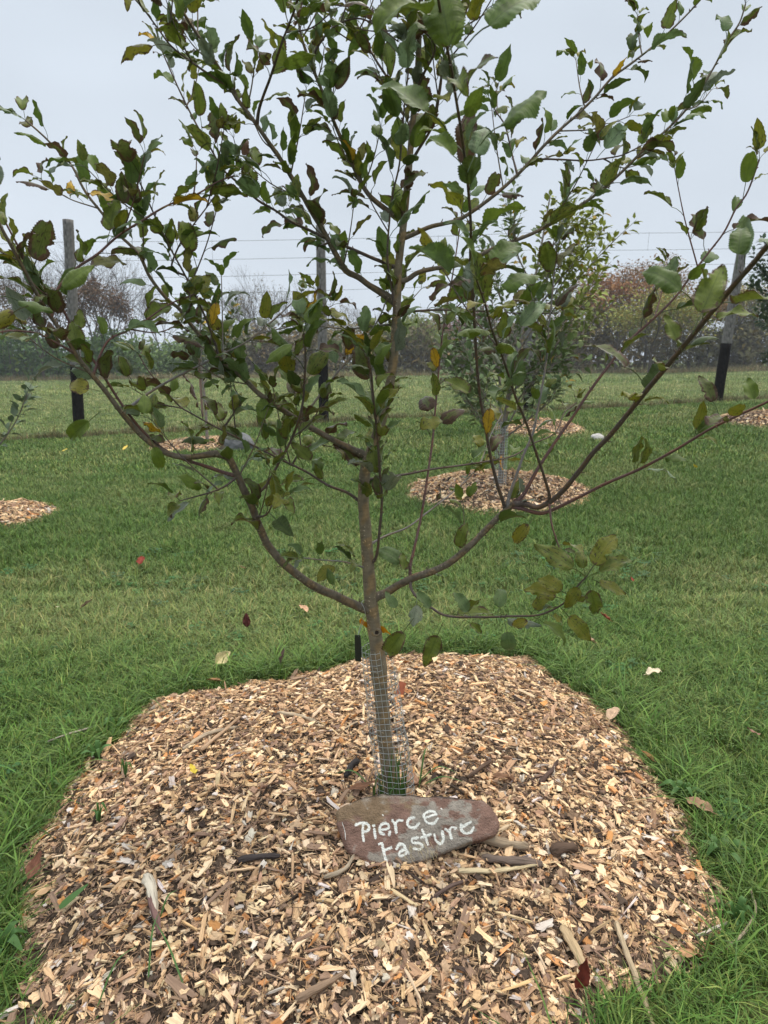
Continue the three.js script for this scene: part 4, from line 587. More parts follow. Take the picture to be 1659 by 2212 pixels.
{
  const blade = (pts, w, mm) => { const c = new THREE.CatmullRomCurve3(pts), pos = [], idx = [], n = 20; for (let i = 0; i <= n; i++) { const t = i / n, p = c.getPoint(t), T = c.getTangent(t), s = V().crossVectors(T, V(0, 1, 0.2)).normalize().multiplyScalar(w * (t < 0.15 ? 0.5 + t * 3.3 : 1 - 0.85 * Math.pow((t - 0.15) / 0.85, 2))); pos.push(p.x + s.x, p.y + s.y, p.z + s.z, p.x - s.x, p.y - s.y, p.z - s.z); if (i < n) idx.push(i * 2, i * 2 + 2, i * 2 + 1, i * 2 + 1, i * 2 + 2, i * 2 + 3); } return geom(pos, idx); };
  const on = (x, y, up) => onto(x, y, mound).add(V(0, up, 0));
  tag(part('green_leaf', blade([on(130, 1975, .016), on(160, 1955, .022), on(192, 1925, .018)], 0.009), greenLeafMat, scene), 'long green leaf lying on the wood chips at lower left', 'leaf');
  const g1 = thing('grass_clump', 'green grass blades growing inside and beside the wire guard', 'grass clump', ROOT.clone()), rr = rand(88);
  for (let i = 0; i < 26; i++) { const a = rr() * 6.28, q = 0.02 + 0.03 * rr(), x = q * Math.cos(a), z = Math.abs(q * Math.sin(a)) * 0.9, h = 0.05 + 0.11 * rr(), b = (rr() - 0.3) * 0.04; part('grass_blade', blade([V(x, -0.005, z), V(x + b * 0.2, h * 0.6, z + 0.004), V(x + b, h, z + 0.012 * rr())], 0.0015 + 0.001 * rr()), greenLeafMat, g1); }
  for (const [x0, y0, x1, y1, h] of [[910, 1700, 1002, 1698, .02], [905, 1690, 990, 1680, .03], [800, 1700, 722, 1680, .025], [905, 1705, 930, 1640, .06]]) { const a = on(x0, y0, .004).sub(ROOT), b = on(x1, y1, .012).sub(ROOT), m = a.clone().lerp(b, .5); m.y += h; part('grass_blade', blade([a, m, b], 0.0022), greenLeafMat, g1); }
  const g2 = thing('grass_clump', 'few green blades sprouting through the chips at the bottom left of the mound', 'grass clump', on(300, 2080, 0));
  for (const [x0, y0, x1, y1, h] of [[320, 2130, 345, 1990, .035], [345, 1990, 385, 1940, .02], [210, 2180, 300, 2060, .03], [400, 2140, 330, 2000, .02]]) { const a = on(x0, y0, .004).sub(g2.position), b = on(x1, y1, .02).sub(g2.position), m = a.clone().lerp(b, .5); m.y += h; part('grass_blade', blade([a, m, b], 0.0018), greenLeafMat, g2); }
  // rosettes of broad leaved weeds along the rim
  const weed = (dx, dy, size, n, label) => { const p = onto(dx, dy, top), o = thing('weed', label, 'weed', p), r = rand(Math.round(dx)); for (let i = 0; i < n; i++) { const a = i / n * 6.283 + r(), L = 0.72 * size * (0.6 + 0.5 * r()), e = V(Math.cos(a) * L, 0.015 + 0.03 * r(), Math.sin(a) * L), m = V(e.x * 0.5, 0.03 + 0.025 * r(), e.z * 0.5); part('leaf', blade([V(0, 0, 0), m, e], L * 0.17), greenLeafMat, o); } };
  weed(250, 1584, .07, 7, 'broad leaved green weed at the upper left rim of the mound'); weed(215, 1775, .035, 5, 'small bright green weed on the mulch rim at left, above the lower left grass'); weed(272, 1680, .03, 4, 'small green weed on the mulch left of the trunk, higher of two'); weed(210, 1640, .07, 7, 'broad leaved weed in the grass where mulch meets lawn at left');
  weed(1290, 1500, .05, 7, 'bright green weed at the upper right rim of the mound'); weed(1470, 1730, .08, 8, 'leafy green weed at the right rim of the mound halfway down'); weed(1560, 1860, .09, 8, 'toothed broad leaved weed at the right rim of the mound lower down'); weed(1590, 2000, .07, 7, 'green weed next to the curved twig at lower right'); weed(10, 2060, .08, 7, 'broad leaved weed at the left edge of the picture beside the mound');
}
const stickTex = tex(64, 256, (u, v) => { const g = 0.9 + 0.4 * wrapNoise(u, v, 12, 4, 2) + 0.3 * wrapNoise(u, v, 30, 8, 5); return [g, g, g]; });
function stick(pts, r0, r1, c, label, cat = 'stick', lift = 0.004, flatten = 1) { const p = pts.map(([x, y, u = 0]) => onto(x, y, top).add(V(0, lift + u, 0))), c0 = p[0].clone(), g = limb(p.map((q) => q.sub(c0)), (t) => lerp(r0, r1, t) * (0.75 + 0.5 * Math.sin(Math.min(1, Math.min(t, 1 - t) * 9) * 1.57)), 6, 0.010, 0.65, pts[0][0]); if (flatten !== 1) { g.scale(1, flatten, 1); g.computeVertexNormals(); } const m = part('stick', g, mat({ color: lin(...c), map: stickTex, bumpMap: stickTex, bumpScale: 0.003, roughness: 0.9, specularIntensity: 0.2 }), scene); m.position.copy(c0); tag(m, label, cat); return m; }
stick([[1330, 2000, .006], [1352, 2070, .008], [1378, 2140, .008], [1410, 2225, .006]], .0052, .0042, [.50, .38, .24], 'long pale stick running off the bottom of the picture at right');
stick([[1370, 2110], [1385, 2160], [1400, 2200]], .006, .004, [.16, .10, .07], 'dark bark strip along the long pale stick', 'bark');
stick([[1555, 2065, .004], [1600, 2040, .02], [1628, 1995, .03], [1618, 1950, .03]], .0030, .0022, [.42, .33, .23], 'thin pale curved twig in the grass at lower right', 'twig');
stick([[1188, 1846, .006], [1215, 1842, .008], [1242, 1840, .006]], .012, .010, [.12, .078, .055], 'thick dark rotten stick right of the painted stone', 'stick');
stick([[1005, 1812, .004], [1070, 1828, .010], [1140, 1838, .006]], .010, .009, [.36, .27, .18], 'split grey tan piece of branch just right of the painted stone', 'stick');
stick([[1040, 1858, .003], [1105, 1868, .005], [1170, 1872, .003]], .0065, .0075, [.19, .14, .11], 'dark grey stick below the split branch right of the stone', 'stick');
stick([[990, 1890, .006], [1070, 1892, .008], [1160, 1882, .006]], .0075, .0030, [.60, .47, .28], 'pale tapering splinter of wood below the stone at right', 'splinter', .004, .6);
stick([[435, 1630, .010], [480, 1595, .014], [520, 1558, .012]], .0045, .0030, [.48, .32, .20], 'straight tan stick on the mulch at upper left', 'stick');
stick([[395, 1625, .006], [450, 1595, .010], [520, 1575, .006]], .0055, .0030, [.46, .36, .25], 'weathered pale splinter beside the tan stick at upper left', 'splinter');
stick([[105, 1624, .03], [150, 1614, .04], [200, 1596, .035]], .0026, .0018, [.40, .34, .27], 'grey dry stem lying in the grass left of the mound', 'twig');
stick([[515, 1868, .006], [560, 1862, .010], [605, 1858, .006]], .0055, .0045, [.075, .06, .055], 'short black twig on the mulch left of the stone', 'twig');
stick([[600, 1545, .004], [640, 1553, .008], [690, 1566, .004]], .0055, .0040, [.55, .43, .29], 'pale grey splinter on the mulch left of the wire guard', 'splinter');
stick([[748, 1690, .012], [760, 1670, .02], [775, 1655, .012]], .0075, .0060, [.045, .04, .038], 'charred stub of wood just left of the wire guard', 'stick');
stick([[325, 1945, .010], [335, 1985, .014], [345, 2030, .008]], .0062, .0048, [.21, .12, .10], 'reddish brown bark covered stick at lower left', 'stick');
stick([[318, 1905, .012], [330, 1945, .016], [335, 1995, .010]], .0105, .0070, [.62, .53, .40], 'bleached split wood chunk above the reddish stick', 'wood chunk', .004, .6);
stick([[700, 1905, .006], [745, 1890, .01], [765, 1855, .006]], .0040, .0030, [.42, .33, .23], 'thin tan stick leaning below the painted stone', 'twig');
stick([[1215, 2010, .008], [1245, 2080, .012], [1268, 2130, .008]], .0085, .0055, [.46, .33, .19], 'long flat brown slat of wood at the lower right of the mound', 'wood slat', .004, .45);
stick([[1010, 1690, .01], [1040, 1672, .016], [1060, 1655, .01]], .0050, .0035, [.13, .085, .06], 'dark stick on the mulch right of the guard', 'stick');
stick([[1165, 1700, .006], [1190, 1675, .01], [1205, 1650, .006]], .0050, .0040, [.11, .07, .055], 'dark pointed bark piece on the right slope of the mound', 'bark');
stick([[930, 1948, .004], [975, 1925, .01], [1010, 1910, .006]], .0035, .0030, [.15, .10, .08], 'dark bent twig on the chips below the stone', 'twig');
stick([[640, 2170, .006], [690, 2150, .012], [745, 2110, .006]], .0065, .0040, [.30, .20, .13], 'brown bark strip near the bottom edge of the picture', 'bark');
{ const p = onto(866, 1500, top), g = new THREE.BoxGeometry(0.024, 0.045, 0.006, 3, 4, 1), q = g.attributes.position; for (let i = 0; i < q.count; i++) q.setXYZ(i, q.getX(i) + 0.003 * noise(i * 1.7), q.getY(i) + 0.003 * noise(i * 2.3, 4), q.getZ(i) + 0.003 * noise(q.getX(i) * 90, q.getY(i) * 60)); g.computeVertexNormals(); const m = part('bark_chip', g, mat({ color: lin(0.33, 0.105, 0.055), map: grainTex, roughness: 0.85 }), scene); p.y += 0.018; m.position.copy(p); m.rotation.set(-0.5, 0.3, -0.3); tag(m, 'brick red bark chip on the mulch right behind the wire guard', 'bark'); }
function boulder(dx, dy, rx, ry, rz, c, label, seed) { const p = onto(dx, dy, ground), g = new THREE.IcosahedronGeometry(1, 4), q = g.attributes.position; for (let i = 0; i < q.count; i++) { const v = V().fromBufferAttribute(q, i), s = 1 + 0.28 * fbm(v.x * 1.4 + seed, v.y * 1.4, v.z * 1.4) + 0.06 * fbm(v.x * 6, v.y * 6, v.z * 6 + seed); q.setXYZ(i, v.x * rx * s, Math.max(-0.3 * ry, v.y * ry * s) + ry * 0.35, v.z * rz * s); } g.computeVertexNormals(); const t = tex(128, 128, (u, v) => { const n = 0.95 + 0.5 * wrapNoise(u, v, 6, 6, seed) + 0.35 * wrapNoise(u, v, 30, 30, seed + 1); return [c[0] * n, c[1] * n, c[2] * n]; }, true); const m = part('boulder', g, mat({ map: t, bumpMap: t, bumpScale: 0.01, roughness: 0.95 }), scene); m.position.copy(p); tag(m, label, 'stone'); }
boulder(517, 972, .20, .16, .14, [.13, .13, .128], 'grey boulder on the mulch under the sapling left of centre', 3);
boulder(1290, 950, .085, .06, .07, [.46, .43, .39], 'small pale round stone on the lawn right of the far mulch bed', 8);
boulder(888, 1592, .020, .014, .020, [.52, .46, .38], 'pale pebble beside the wire guard on the mulch', 5);

// ---------------------------------------------------------------- the other fruit trees of the orchard
const smallLeafMat = mat({ vertexColors: true, roughness: 0.6, specularIntensity: 0.4, transmission: 0.25, thickness: 0 });
const fruitBark = bark([0.17, 0.15, 0.13], 0.5, 1.5);
function leafCards(list) {                                                                  // small folded leaves: {p, dir, up, L, c}
  const pos = [], col = [], idx = [];
  for (const { p, dir, up, L, c } of list) {
    const x = dir.clone().normalize(), z = V().crossVectors(x, up).normalize(), y = V().crossVectors(z, x), b = pos.length / 3, w = L * 0.27;
    const put = (a, h, s) => { pos.push(p.x + x.x * a + y.x * h + z.x * s, p.y + x.y * a + y.y * h + z.y * s, p.z + x.z * a + y.z * h + z.z * s); col.push(c[0], c[1], c[2]); };
    put(0.15 * L, 0, 0); put(0.5 * L, 0.10 * L, w); put(0.55 * L, 0.0, 0); put(0.5 * L, 0.10 * L, -w); put(0.85 * L, 0.0, w * 0.7); put(0.88 * L, -0.10 * L, 0); put(0.85 * L, 0.0, -w * 0.7); put(1.12 * L, -0.24 * L, 0);
    idx.push(b, b + 1, b + 2, b, b + 2, b + 3, b + 1, b + 4, b + 5, b + 1, b + 5, b + 2, b + 2, b + 5, b + 6, b + 2, b + 6, b + 3, b + 4, b + 7, b + 5, b + 5, b + 7, b + 6);
  }
  return geom(pos, idx, { col });
}
function fruitTree(label, pos, leader, limbs, opt) {
  const o = thing('fruit_tree', label, 'tree', pos), r = rand(opt.seed), wood = [], list = [];
  part('trunk', limb(leader, (t) => opt.r * (1 - 0.75 * t), 9, 0.06, 0.08, opt.seed), fruitBark, o);
  const leafy = (curve, t0, n) => { for (let i = 0; i < n; i++) { const t = t0 + (1 - t0) * Math.pow((i + r()) / n, 0.9), p = curve.getPointAt(Math.min(1, t)), T = curve.getTangentAt(Math.min(1, t)), a = i * 2.4 + r(), s = V(0.3, 0.5, 0.81).cross(T).normalize(), bi = V().crossVectors(T, s), rad = s.multiplyScalar(Math.cos(a)).addScaledVector(bi, Math.sin(a)); const c = opt.leaf(p, r), v = 0.75 + 0.5 * r(); list.push({ p: p.clone().addScaledVector(rad, 0.012), dir: rad.clone().multiplyScalar(0.8).addScaledVector(T, 0.7).add(V(0, 0.25 * (r() - 0.5), 0)), up: V((r() - .5) * 1.2, 1, (r() - .5) * 1.2), L: opt.size * (0.6 + 0.6 * r()), c: c.map((k) => k * v) }); } };
  const lead = new THREE.CatmullRomCurve3(leader); leafy(lead, 0.45, Math.floor(lead.getLength() / opt.gap));
  for (const l of limbs) {
    const c = new THREE.CatmullRomCurve3(l), len = c.getLength(), m = part('branch', limb(l, (t) => opt.r * 0.42 * (1 - 0.8 * t), 6, 0.05, 0.08, l[0].x * 40), fruitBark, o); leafy(c, opt.bare ?? 0.25, Math.floor(len / opt.gap));
    for (let j = 0; j < opt.twigs; j++) { const t = 0.25 + 0.65 * (j + r()) / opt.twigs, p0 = c.getPointAt(t), T = c.getTangentAt(t), d = T.clone().multiplyScalar(0.7).add(V((r() - .5) * 1.3, 0.5 * r() + 0.1, (r() - .5) * 1.3)).normalize(), L = opt.twig * (0.4 + 0.8 * r()), pts = [p0, p0.clone().addScaledVector(d, L * 0.5).add(V(0, 0.02, 0)), p0.clone().addScaledVector(d, L).add(V(0, 0.07 * L, 0))]; wood.push(limb(pts, (u) => 0.0042 * (1 - 0.7 * u), 4, 0.05, 0)); leafy(new THREE.CatmullRomCurve3(pts), 0.15, Math.floor(L / opt.gap)); }
  }
  if (wood.length) part('twigs', mergeGeometries(wood), fruitBark, o, 'stuff');
  part('foliage', leafCards(list), smallLeafMat, o, 'stuff');
  return o;
}
// limbs are given by where their ends stand seen from the path: direction and depth, measured from the tree's foot
const rel = (c, a) => a.map(([x, y, d]) => at(x, y, d).sub(c));
{
  const c = onto(1080, 1046, bedMid.h), z = -c.clone().applyMatrix4(toCam).z, L = [[1080, 1046, z], [1084, 980, z], [1092, 900, z - .05], [1110, 800, z - .1], [1135, 690, z - .1], [1160, 580, z], [1180, 470, z + .1], [1188, 425, z + .1]];
  const E = [[1085, 960, 1000, 860, 970, 750, -.3], [1088, 930, 1020, 800, 985, 690, .3], [1090, 930, 1150, 830, 1225, 760, .3], [1092, 900, 1180, 780, 1270, 640, -.5], [1098, 860, 1200, 720, 1300, 590, .2], [1105, 820, 1210, 650, 1330, 515, -.2], [1118, 760, 1210, 620, 1300, 490, .4], [1120, 750, 1080, 640, 1060, 560, .2], [1135, 690, 1200, 560, 1230, 480, -.2], [1150, 620, 1115, 540, 1110, 470, -.3], [1160, 580, 1225, 500, 1275, 500, .2], [1090, 930, 1110, 820, 1240, 800, -.4], [1083, 990, 1035, 900, 985, 830, -.4], [1088, 920, 1040, 870, 1010, 760, .5], [1100, 850, 1240, 740, 1290, 680, .5], [1095, 880, 1060, 760, 1030, 680, -.3], [1086, 950, 1150, 900, 1210, 850, -.3], [1125, 730, 1180, 640, 1250, 560, .1]];
  fruitTree('leafy yellow green fruit tree standing right of centre behind the nearest apple tree', c, rel(c, L), E.map(([a, b, e, f, g, h, dz]) => rel(c, [[a, b, z], [e, f, z + dz * .5], [g, h, z + dz]])), { seed: 5, r: 0.022, gap: 0.026, size: 0.074, twigs: 9, twig: 0.36, leaf: (p, r) => { const y = smoothstep(p.x, -0.15, 0.7) * smoothstep(p.y, 0.8, 1.8); return r() < 0.03 ? [.40, .25, .03] : [lerp(.130, .25, y), lerp(.180, .275, y), lerp(.072, .042, y)]; } });
  const g = thing('trunk_guard', 'grey wire mesh guard round the trunk of the second nearest fruit tree', 'tree guard', c), w = []; for (let k = 0; k < 16; k++) { const a = k / 16 * 6.283; w.push(tube([V(.05 * Math.cos(a), 0, .05 * Math.sin(a)), V(.05 * Math.cos(a), .25, .05 * Math.sin(a)), V(.05 * Math.cos(a), .5, .05 * Math.sin(a))], .0011, 3, .3)); } for (let l = 0; l < 22; l++) { const p = []; for (let k = 0; k <= 16; k++) { const a = k / 16 * 6.283; p.push(V(.05 * Math.cos(a), l * .0235, .05 * Math.sin(a))); } w.push(tube(p, .0011, 3, .02)); } part('wire_cylinder', mergeGeometries(w), galv, g, 'stuff');
  const rb = thing('ribbon', 'yellow orange ribbon on the trunk of the second nearest fruit tree', 'ribbon', c); part('ribbon_band', tube(rel(c, [[1083, 985, z - .06], [1081, 1000, z - .07], [1086, 1016, z - .07]]), (t) => .010 * (1 - .5 * t), 4, .02), mat({ color: lin(.6, .27, .02), roughness: .5 }), rb);
}
{
  const c = onto(1084, 934, bedFar.h), z = -c.clone().applyMatrix4(toCam).z, L = [[1084, 934, z], [1082, 880, z], [1078, 800, z], [1070, 720, z], [1062, 640, z]];
  const E = [[1082, 880, 1030, 800, 975, 720, .2], [1081, 850, 1030, 740, 965, 660, -.3], [1080, 820, 1120, 720, 1160, 640, .3], [1076, 790, 1050, 700, 1000, 620, .3], [1082, 890, 1010, 830, 970, 790, -.2], [1078, 800, 1110, 740, 1130, 660, -.3], [1081, 860, 1040, 800, 1000, 770, .4]];
  fruitTree('dull grey green fruit tree half hidden behind the leafy yellow green one', c, rel(c, L), E.map(([a, b, e, f, g, h, dz]) => rel(c, [[a, b, z], [e, f, z + dz * .5], [g, h, z + dz]])), { seed: 6, r: 0.024, gap: 0.024, size: 0.085, twigs: 6, twig: 0.30, leaf: () => [.135, .155, .092] });
}
{
  const c = onto(448, 952, bedBack.h), z = -c.clone().applyMatrix4(toCam).z, L = [[448, 952, z], [444, 880, z], [436, 800, z], [432, 730, z], [440, 650, z], [450, 615, z]];
  const E = [[440, 830, 490, 740, 500, 660, .2], [436, 800, 400, 730, 385, 690, -.2], [433, 760, 480, 700, 520, 680, .2], [434, 740, 410, 690, 400, 650, .2], [433, 730, 520, 740, 560, 745, -.1]];
  fruitTree('thin sapling with sparse light leaves and a few yellow ones near the fence', c, rel(c, L), E.map(([a, b, e, f, g, h, dz]) => rel(c, [[a, b, z], [e, f, z + dz * .5], [g, h, z + dz]])), { seed: 7, r: 0.022, gap: 0.04, size: 0.10, twigs: 3, twig: 0.28, leaf: (p, r) => (r() < 0.1 ? [.42, .28, .03] : [.095, .125, .045]) });
  const st = thing('stake', 'thin reddish wooden stake beside the sapling left of centre', 'stake', c); part('stake_pole', tube(rel(c, [[438, 900, z + .05], [434, 840, z + .05], [429, 770, z + .05]]), .017, 8, .2), mat({ color: lin(.20, .13, .10), roughness: .9 }), st);
}
{
  const c = V(-2.86, ground(-2.86, -5.0), -5.0), r = rand(3), L = [V(0, 0, 0), V(.02, .5, 0), V(0, 1, .02), V(.02, 1.5, 0)];
  const E = [[.03, .45, .28, .75, .46, .93], [0, .7, -.3, 1, -.5, 1.3], [0, .8, .05, 1.1, .2, 1.35], [0, .6, -.2, .8, -.45, .9]].map(([a, b, d, e, f, g], i) => [V(a, b, 0), V(d, e, .1 * (i % 2)), V(f * .82, g, .2 * (i % 2))]);
  fruitTree('fruit tree of which only grey green leaf tips show at the left edge', c, L, E, { seed: 8, r: 0.02, gap: 0.03, size: 0.085, twigs: 3, twig: 0.2, leaf: () => [.13, .17, .10] });
}
{
  const c = onto(1738, 905), z = -c.clone().applyMatrix4(toCam).z, L = [[1760, 905, z], [1755, 820, z], [1745, 720, z], [1730, 620, z], [1720, 540, z]];
  const E = [[1755, 830, 1700, 740, 1640, 640, .2], [1750, 780, 1690, 690, 1618, 610, -.1], [1748, 740, 1690, 640, 1630, 575, .2], [1745, 720, 1700, 620, 1665, 540, -.2], [1735, 650, 1690, 600, 1650, 600, .3], [1750, 760, 1690, 720, 1640, 690, -.3], [1745, 700, 1800, 620, 1840, 560, 0], [1755, 860, 1690, 800, 1650, 770, .1]];
  fruitTree('dark green fruit tree cut off by the right edge of the picture', c, rel(c, L), E.map(([a, b, e, f, g, h, dz]) => rel(c, [[a, b, z], [e, f, z + dz * .5], [g, h, z + dz]])), { seed: 9, r: 0.03, gap: 0.016, size: 0.085, twigs: 8, twig: 0.32, bare: 0.4, leaf: () => [.060, .090, .046] });
}

// ---------------------------------------------------------------- beyond: hay bale, wood edge, trees, a red roof
const inField = (dx, d) => { const x = (dx - CX) / FPX * d * 0.985; return V(x, ground(x, -d), -d); };
const topY = (d, dy) => upAt(d, dy);
{
  const p = inField(646, 23), g = new THREE.CylinderGeometry(0.33, 0.33, 0.5, 32, 6), q = g.attributes.position; for (let i = 0; i < q.count; i++) { const s = 1 + 0.05 * noise(q.getX(i) * 9, q.getY(i) * 9, q.getZ(i) * 9); q.setXYZ(i, q.getX(i) * s, q.getY(i), q.getZ(i) * s); } g.computeVertexNormals(); g.rotateX(Math.PI / 2); g.rotateY(0.5);
  const hay = tex(128, 128, (u, v) => { const a = Math.hypot(u - .5, v - .5) * 40, n = 0.85 + 0.3 * wrapNoise(u, v, 40, 8, 2) + 0.15 * Math.sin(a); return [0.16 * n, 0.115 * n, 0.065 * n]; }, true), o = thing('hay_bale', 'round brown hay bale in the field just left of the middle fence post', 'hay bale', p);
  const m = part('bale_roll', g, mat({ map: hay, bumpMap: hay, bumpScale: 0.02, roughness: 1 }), o); m.position.y = 0.31;
  const b = new THREE.TorusGeometry(0.336, 0.006, 5, 32); b.rotateY(0.5); part('twine', b, mat({ color: lin(.3, .25, .15) }), o).position.y = 0.31;
}
const farBark = mat({ color: lin(0.100, 0.083, 0.070), roughness: 0.95, specularIntensity: 0.2 });
const farLeaf = mat({ vertexColors: true, roughness: 0.8, specularIntensity: 0.2, transmission: 0.25, thickness: 0 });
// a far tree: trunk and forking limbs down to twigs; leaves in small clumps at the twigs' ends
function farTree(label, dx, d, topDy, o) {
  const p = inField(dx, d), H = topY(d, topDy) - p.y, r = rand(o.seed), root = thing('far_tree', label, 'tree', p, o.group), wood = [], list = [];
  const grow = (a, dir, L, rad, depth) => {
    const b = a.clone().addScaledVector(dir, L * 0.5).add(V((r() - .5) * L * .1, 0, (r() - .5) * L * .1)), e = a.clone().addScaledVector(dir, L);
    if (rad > (o.min ?? 0.006)) wood.push(limb([a, b, e], (t) => rad * (1 - 0.35 * t), depth > 3 ? 6 : 3, L / 2.2, 0));
    if (depth <= (o.leafDepth ?? 1) && o.leaf) { const n = o.n ?? 10; for (let i = 0; i < n; i++) { const q = a.clone().lerp(e, r()), s = o.puff ?? 0.35; q.add(V((r() + r() - 1) * s, (r() + r() - 1) * s, (r() + r() - 1) * s)); const c = o.leaf(q, H, r), v = 0.7 + 0.6 * r(); list.push({ p: q, dir: V(r() - .5, (r() - .5) * .6 - (o.weep ?? 0), r() - .5), up: V(r() - .5, 0.9, r() - .5), L: (o.size ?? 0.30) * (0.6 + 0.8 * r()), c: c.map((k) => k * v) }); } }
    if (depth === 0) return;
    const forks = depth > 2 ? (o.forks ?? 3) : 2 + (r() < 0.5 ? 1 : 0);
    for (let i = 0; i < forks; i++) { const s = (o.open ?? 0.55) * (0.6 + 0.7 * r()), az = i / forks * 6.283 + r() * 1.6, side = V(0.3, 0.2, 0.93).cross(dir).normalize(), bi = V().crossVectors(dir, side), nd = dir.clone().addScaledVector(side, Math.cos(az) * s).addScaledVector(bi, Math.sin(az) * s).add(V(0, o.lift ?? 0.12, 0)).normalize(); grow(a.clone().lerp(e, i === 0 ? 1 : 0.55 + 0.45 * r()), nd, L * (o.ratio ?? 0.72) * (0.8 + 0.35 * r()), rad * 0.62, depth - 1); }
  };
  grow(V(0, -0.1, 0), V((r() - .5) * .08, 1, (r() - .5) * .08).normalize(), H * (o.stem ?? 0.30), H * 0.0088, o.depth ?? 6);
  const top = wood.reduce((m, g) => { g.computeBoundingBox(); return Math.max(m, g.boundingBox.max.y); }, 0), k = H / Math.max(top, 0.1), S = new THREE.Matrix4().makeScale(k * (o.w ?? 1), k, k * (o.w ?? 1));
  const trunk = wood.shift(); part('trunk', trunk.applyMatrix4(S), farBark, root);
  part('limbs', mergeGeometries(wood).applyMatrix4(S), farBark, root, 'stuff');
  if (list.length) { for (const l of list) l.p.applyMatrix4(S); part('crown', leafCards(list), farLeaf, root, 'stuff'); }
}
const BARE = 'bare grey trees at the wood edge';
const bareSpots = [[70, 66, 545], [110, 62, 520], [205, 64, 512], [255, 70, 540], [300, 72, 590], [545, 66, 568], [575, 63, 585], [640, 72, 600], [520, 74, 640], [735, 74, 640], [790, 78, 655], [350, 74, 620], [455, 76, 640], [20, 70, 560], [1500, 72, 640]];
const bareSay = ['tall bare grey tree furthest left but one, behind the left fence post', 'tall bare tree immediately left of the left fence post top', 'tall bare tree immediately right of the left fence post top', 'bare tree second to the right of the left fence post', 'short bare tree third to the right of the left fence post', 'tallest bare tree between the left and middle fence posts', 'bare tree close to the right of the tallest one between the two posts', 'thin bare tree just left of the middle fence post', 'low bare tree left of the tallest one between the two posts', 'low bare tree just right of the middle fence post', 'low bare tree seen beside the upper apple trunk', 'low bare tree left of the thin sapling', 'low bare tree directly behind the thin sapling', 'bare tree at the extreme left edge of the wood', 'bare tree between the orange trees and the right fence post'];
bareSpots.forEach(([x, d, y], i) => farTree(bareSay[i], x, d, y, { seed: 900 + i, depth: 6, open: 0.46, ratio: 0.76, stem: 0.24, min: 0.003, w: 0.95, group: BARE, leaf: i % 3 === 0 ? () => [.15, .12, .06] : null, n: 1, leafDepth: 0, size: 0.16 }));
const mixC = (a, b) => (q, H, r) => a.map((x, i) => lerp(x, b[i], r()));
farTree('orange red maple tree in autumn leaf left of the right fence post', 1325, 58, 590, { seed: 31, w: 1.25, depth: 6, leaf: mixC([.36, .17, .07], [.27, .15, .06]), n: 6, leafDepth: 2, puff: .5, size: .24, stem: .26 });
farTree('tall brownish orange tree behind the orange red maple', 1390, 62, 566, { seed: 32, depth: 6, w: 1.2, leaf: mixC([.29, .14, .06], [.19, .14, .055]), n: 5, leafDepth: 2, puff: .5, size: .24, stem: .25 });
farTree('yellow green tree below the orange maple, nearer the field', 1400, 52, 640, { seed: 33, depth: 6, w: 1.7, leaf: mixC([.32, .28, .06], [.21, .22, .055]), n: 6, leafDepth: 2, puff: .5, size: .22, stem: .22 });
farTree('russet tree partly behind the right fence post', 1485, 60, 640, { seed: 34, depth: 6, w: 1.5, leaf: mixC([.26, .13, .05], [.22, .15, .055]), n: 5, leafDepth: 2, puff: .5, size: .24, stem: .22 });
farTree('yellow olive tree right of the right fence post', 1600, 62, 640, { seed: 35, depth: 6, w: 1.7, leaf: mixC([.25, .22, .06], [.17, .17, .06]), n: 6, leafDepth: 2, puff: .5, size: .24, stem: .22 });
farTree('tall orange brown tree at the right edge of the wood', 1690, 64, 600, { seed: 36, depth: 6, w: 1.4, leaf: mixC([.30, .16, .06], [.22, .17, .06]), n: 5, leafDepth: 2, puff: .5, size: .24, stem: .25 });
farTree('pale orange tree left of the orange red maple, seen between fruit tree leaves', 1262, 60, 650, { seed: 37, depth: 6, w: 1.3, leaf: mixC([.36, .20, .08], [.22, .18, .06]), n: 5, leafDepth: 2, puff: .5, size: .24, stem: .22 });
farTree('pale green weeping tree right of the apple trunk', 890, 62, 690, { seed: 38, depth: 6, w: 1.5, leaf: mixC([.29, .32, .10], [.22, .26, .08]), n: 6, leafDepth: 2, puff: .45, size: .26, weep: 1.2, stem: .22 });
farTree('dull pink leaved tree right of the red roof', 995, 66, 682, { seed: 39, depth: 6, w: 1.2, leaf: mixC([.26, .12, .10], [.17, .10, .075]), n: 5, leafDepth: 2, puff: .5, size: .24, stem: .24 });
farTree('brown leaved tree just left of the left fence post', 100, 58, 640, { seed: 40, depth: 6, w: 1.3, leaf: mixC([.13, .075, .04], [.10, .075, .04]), n: 4, leafDepth: 2, puff: .5, size: .24, stem: .24 });
farTree('reddish brown tree just right of the left fence post', 235, 60, 610, { seed: 41, depth: 6, w: .9, leaf: mixC([.16, .08, .045], [.11, .08, .04]), n: 4, leafDepth: 2, puff: .5, size: .24, stem: .25 });
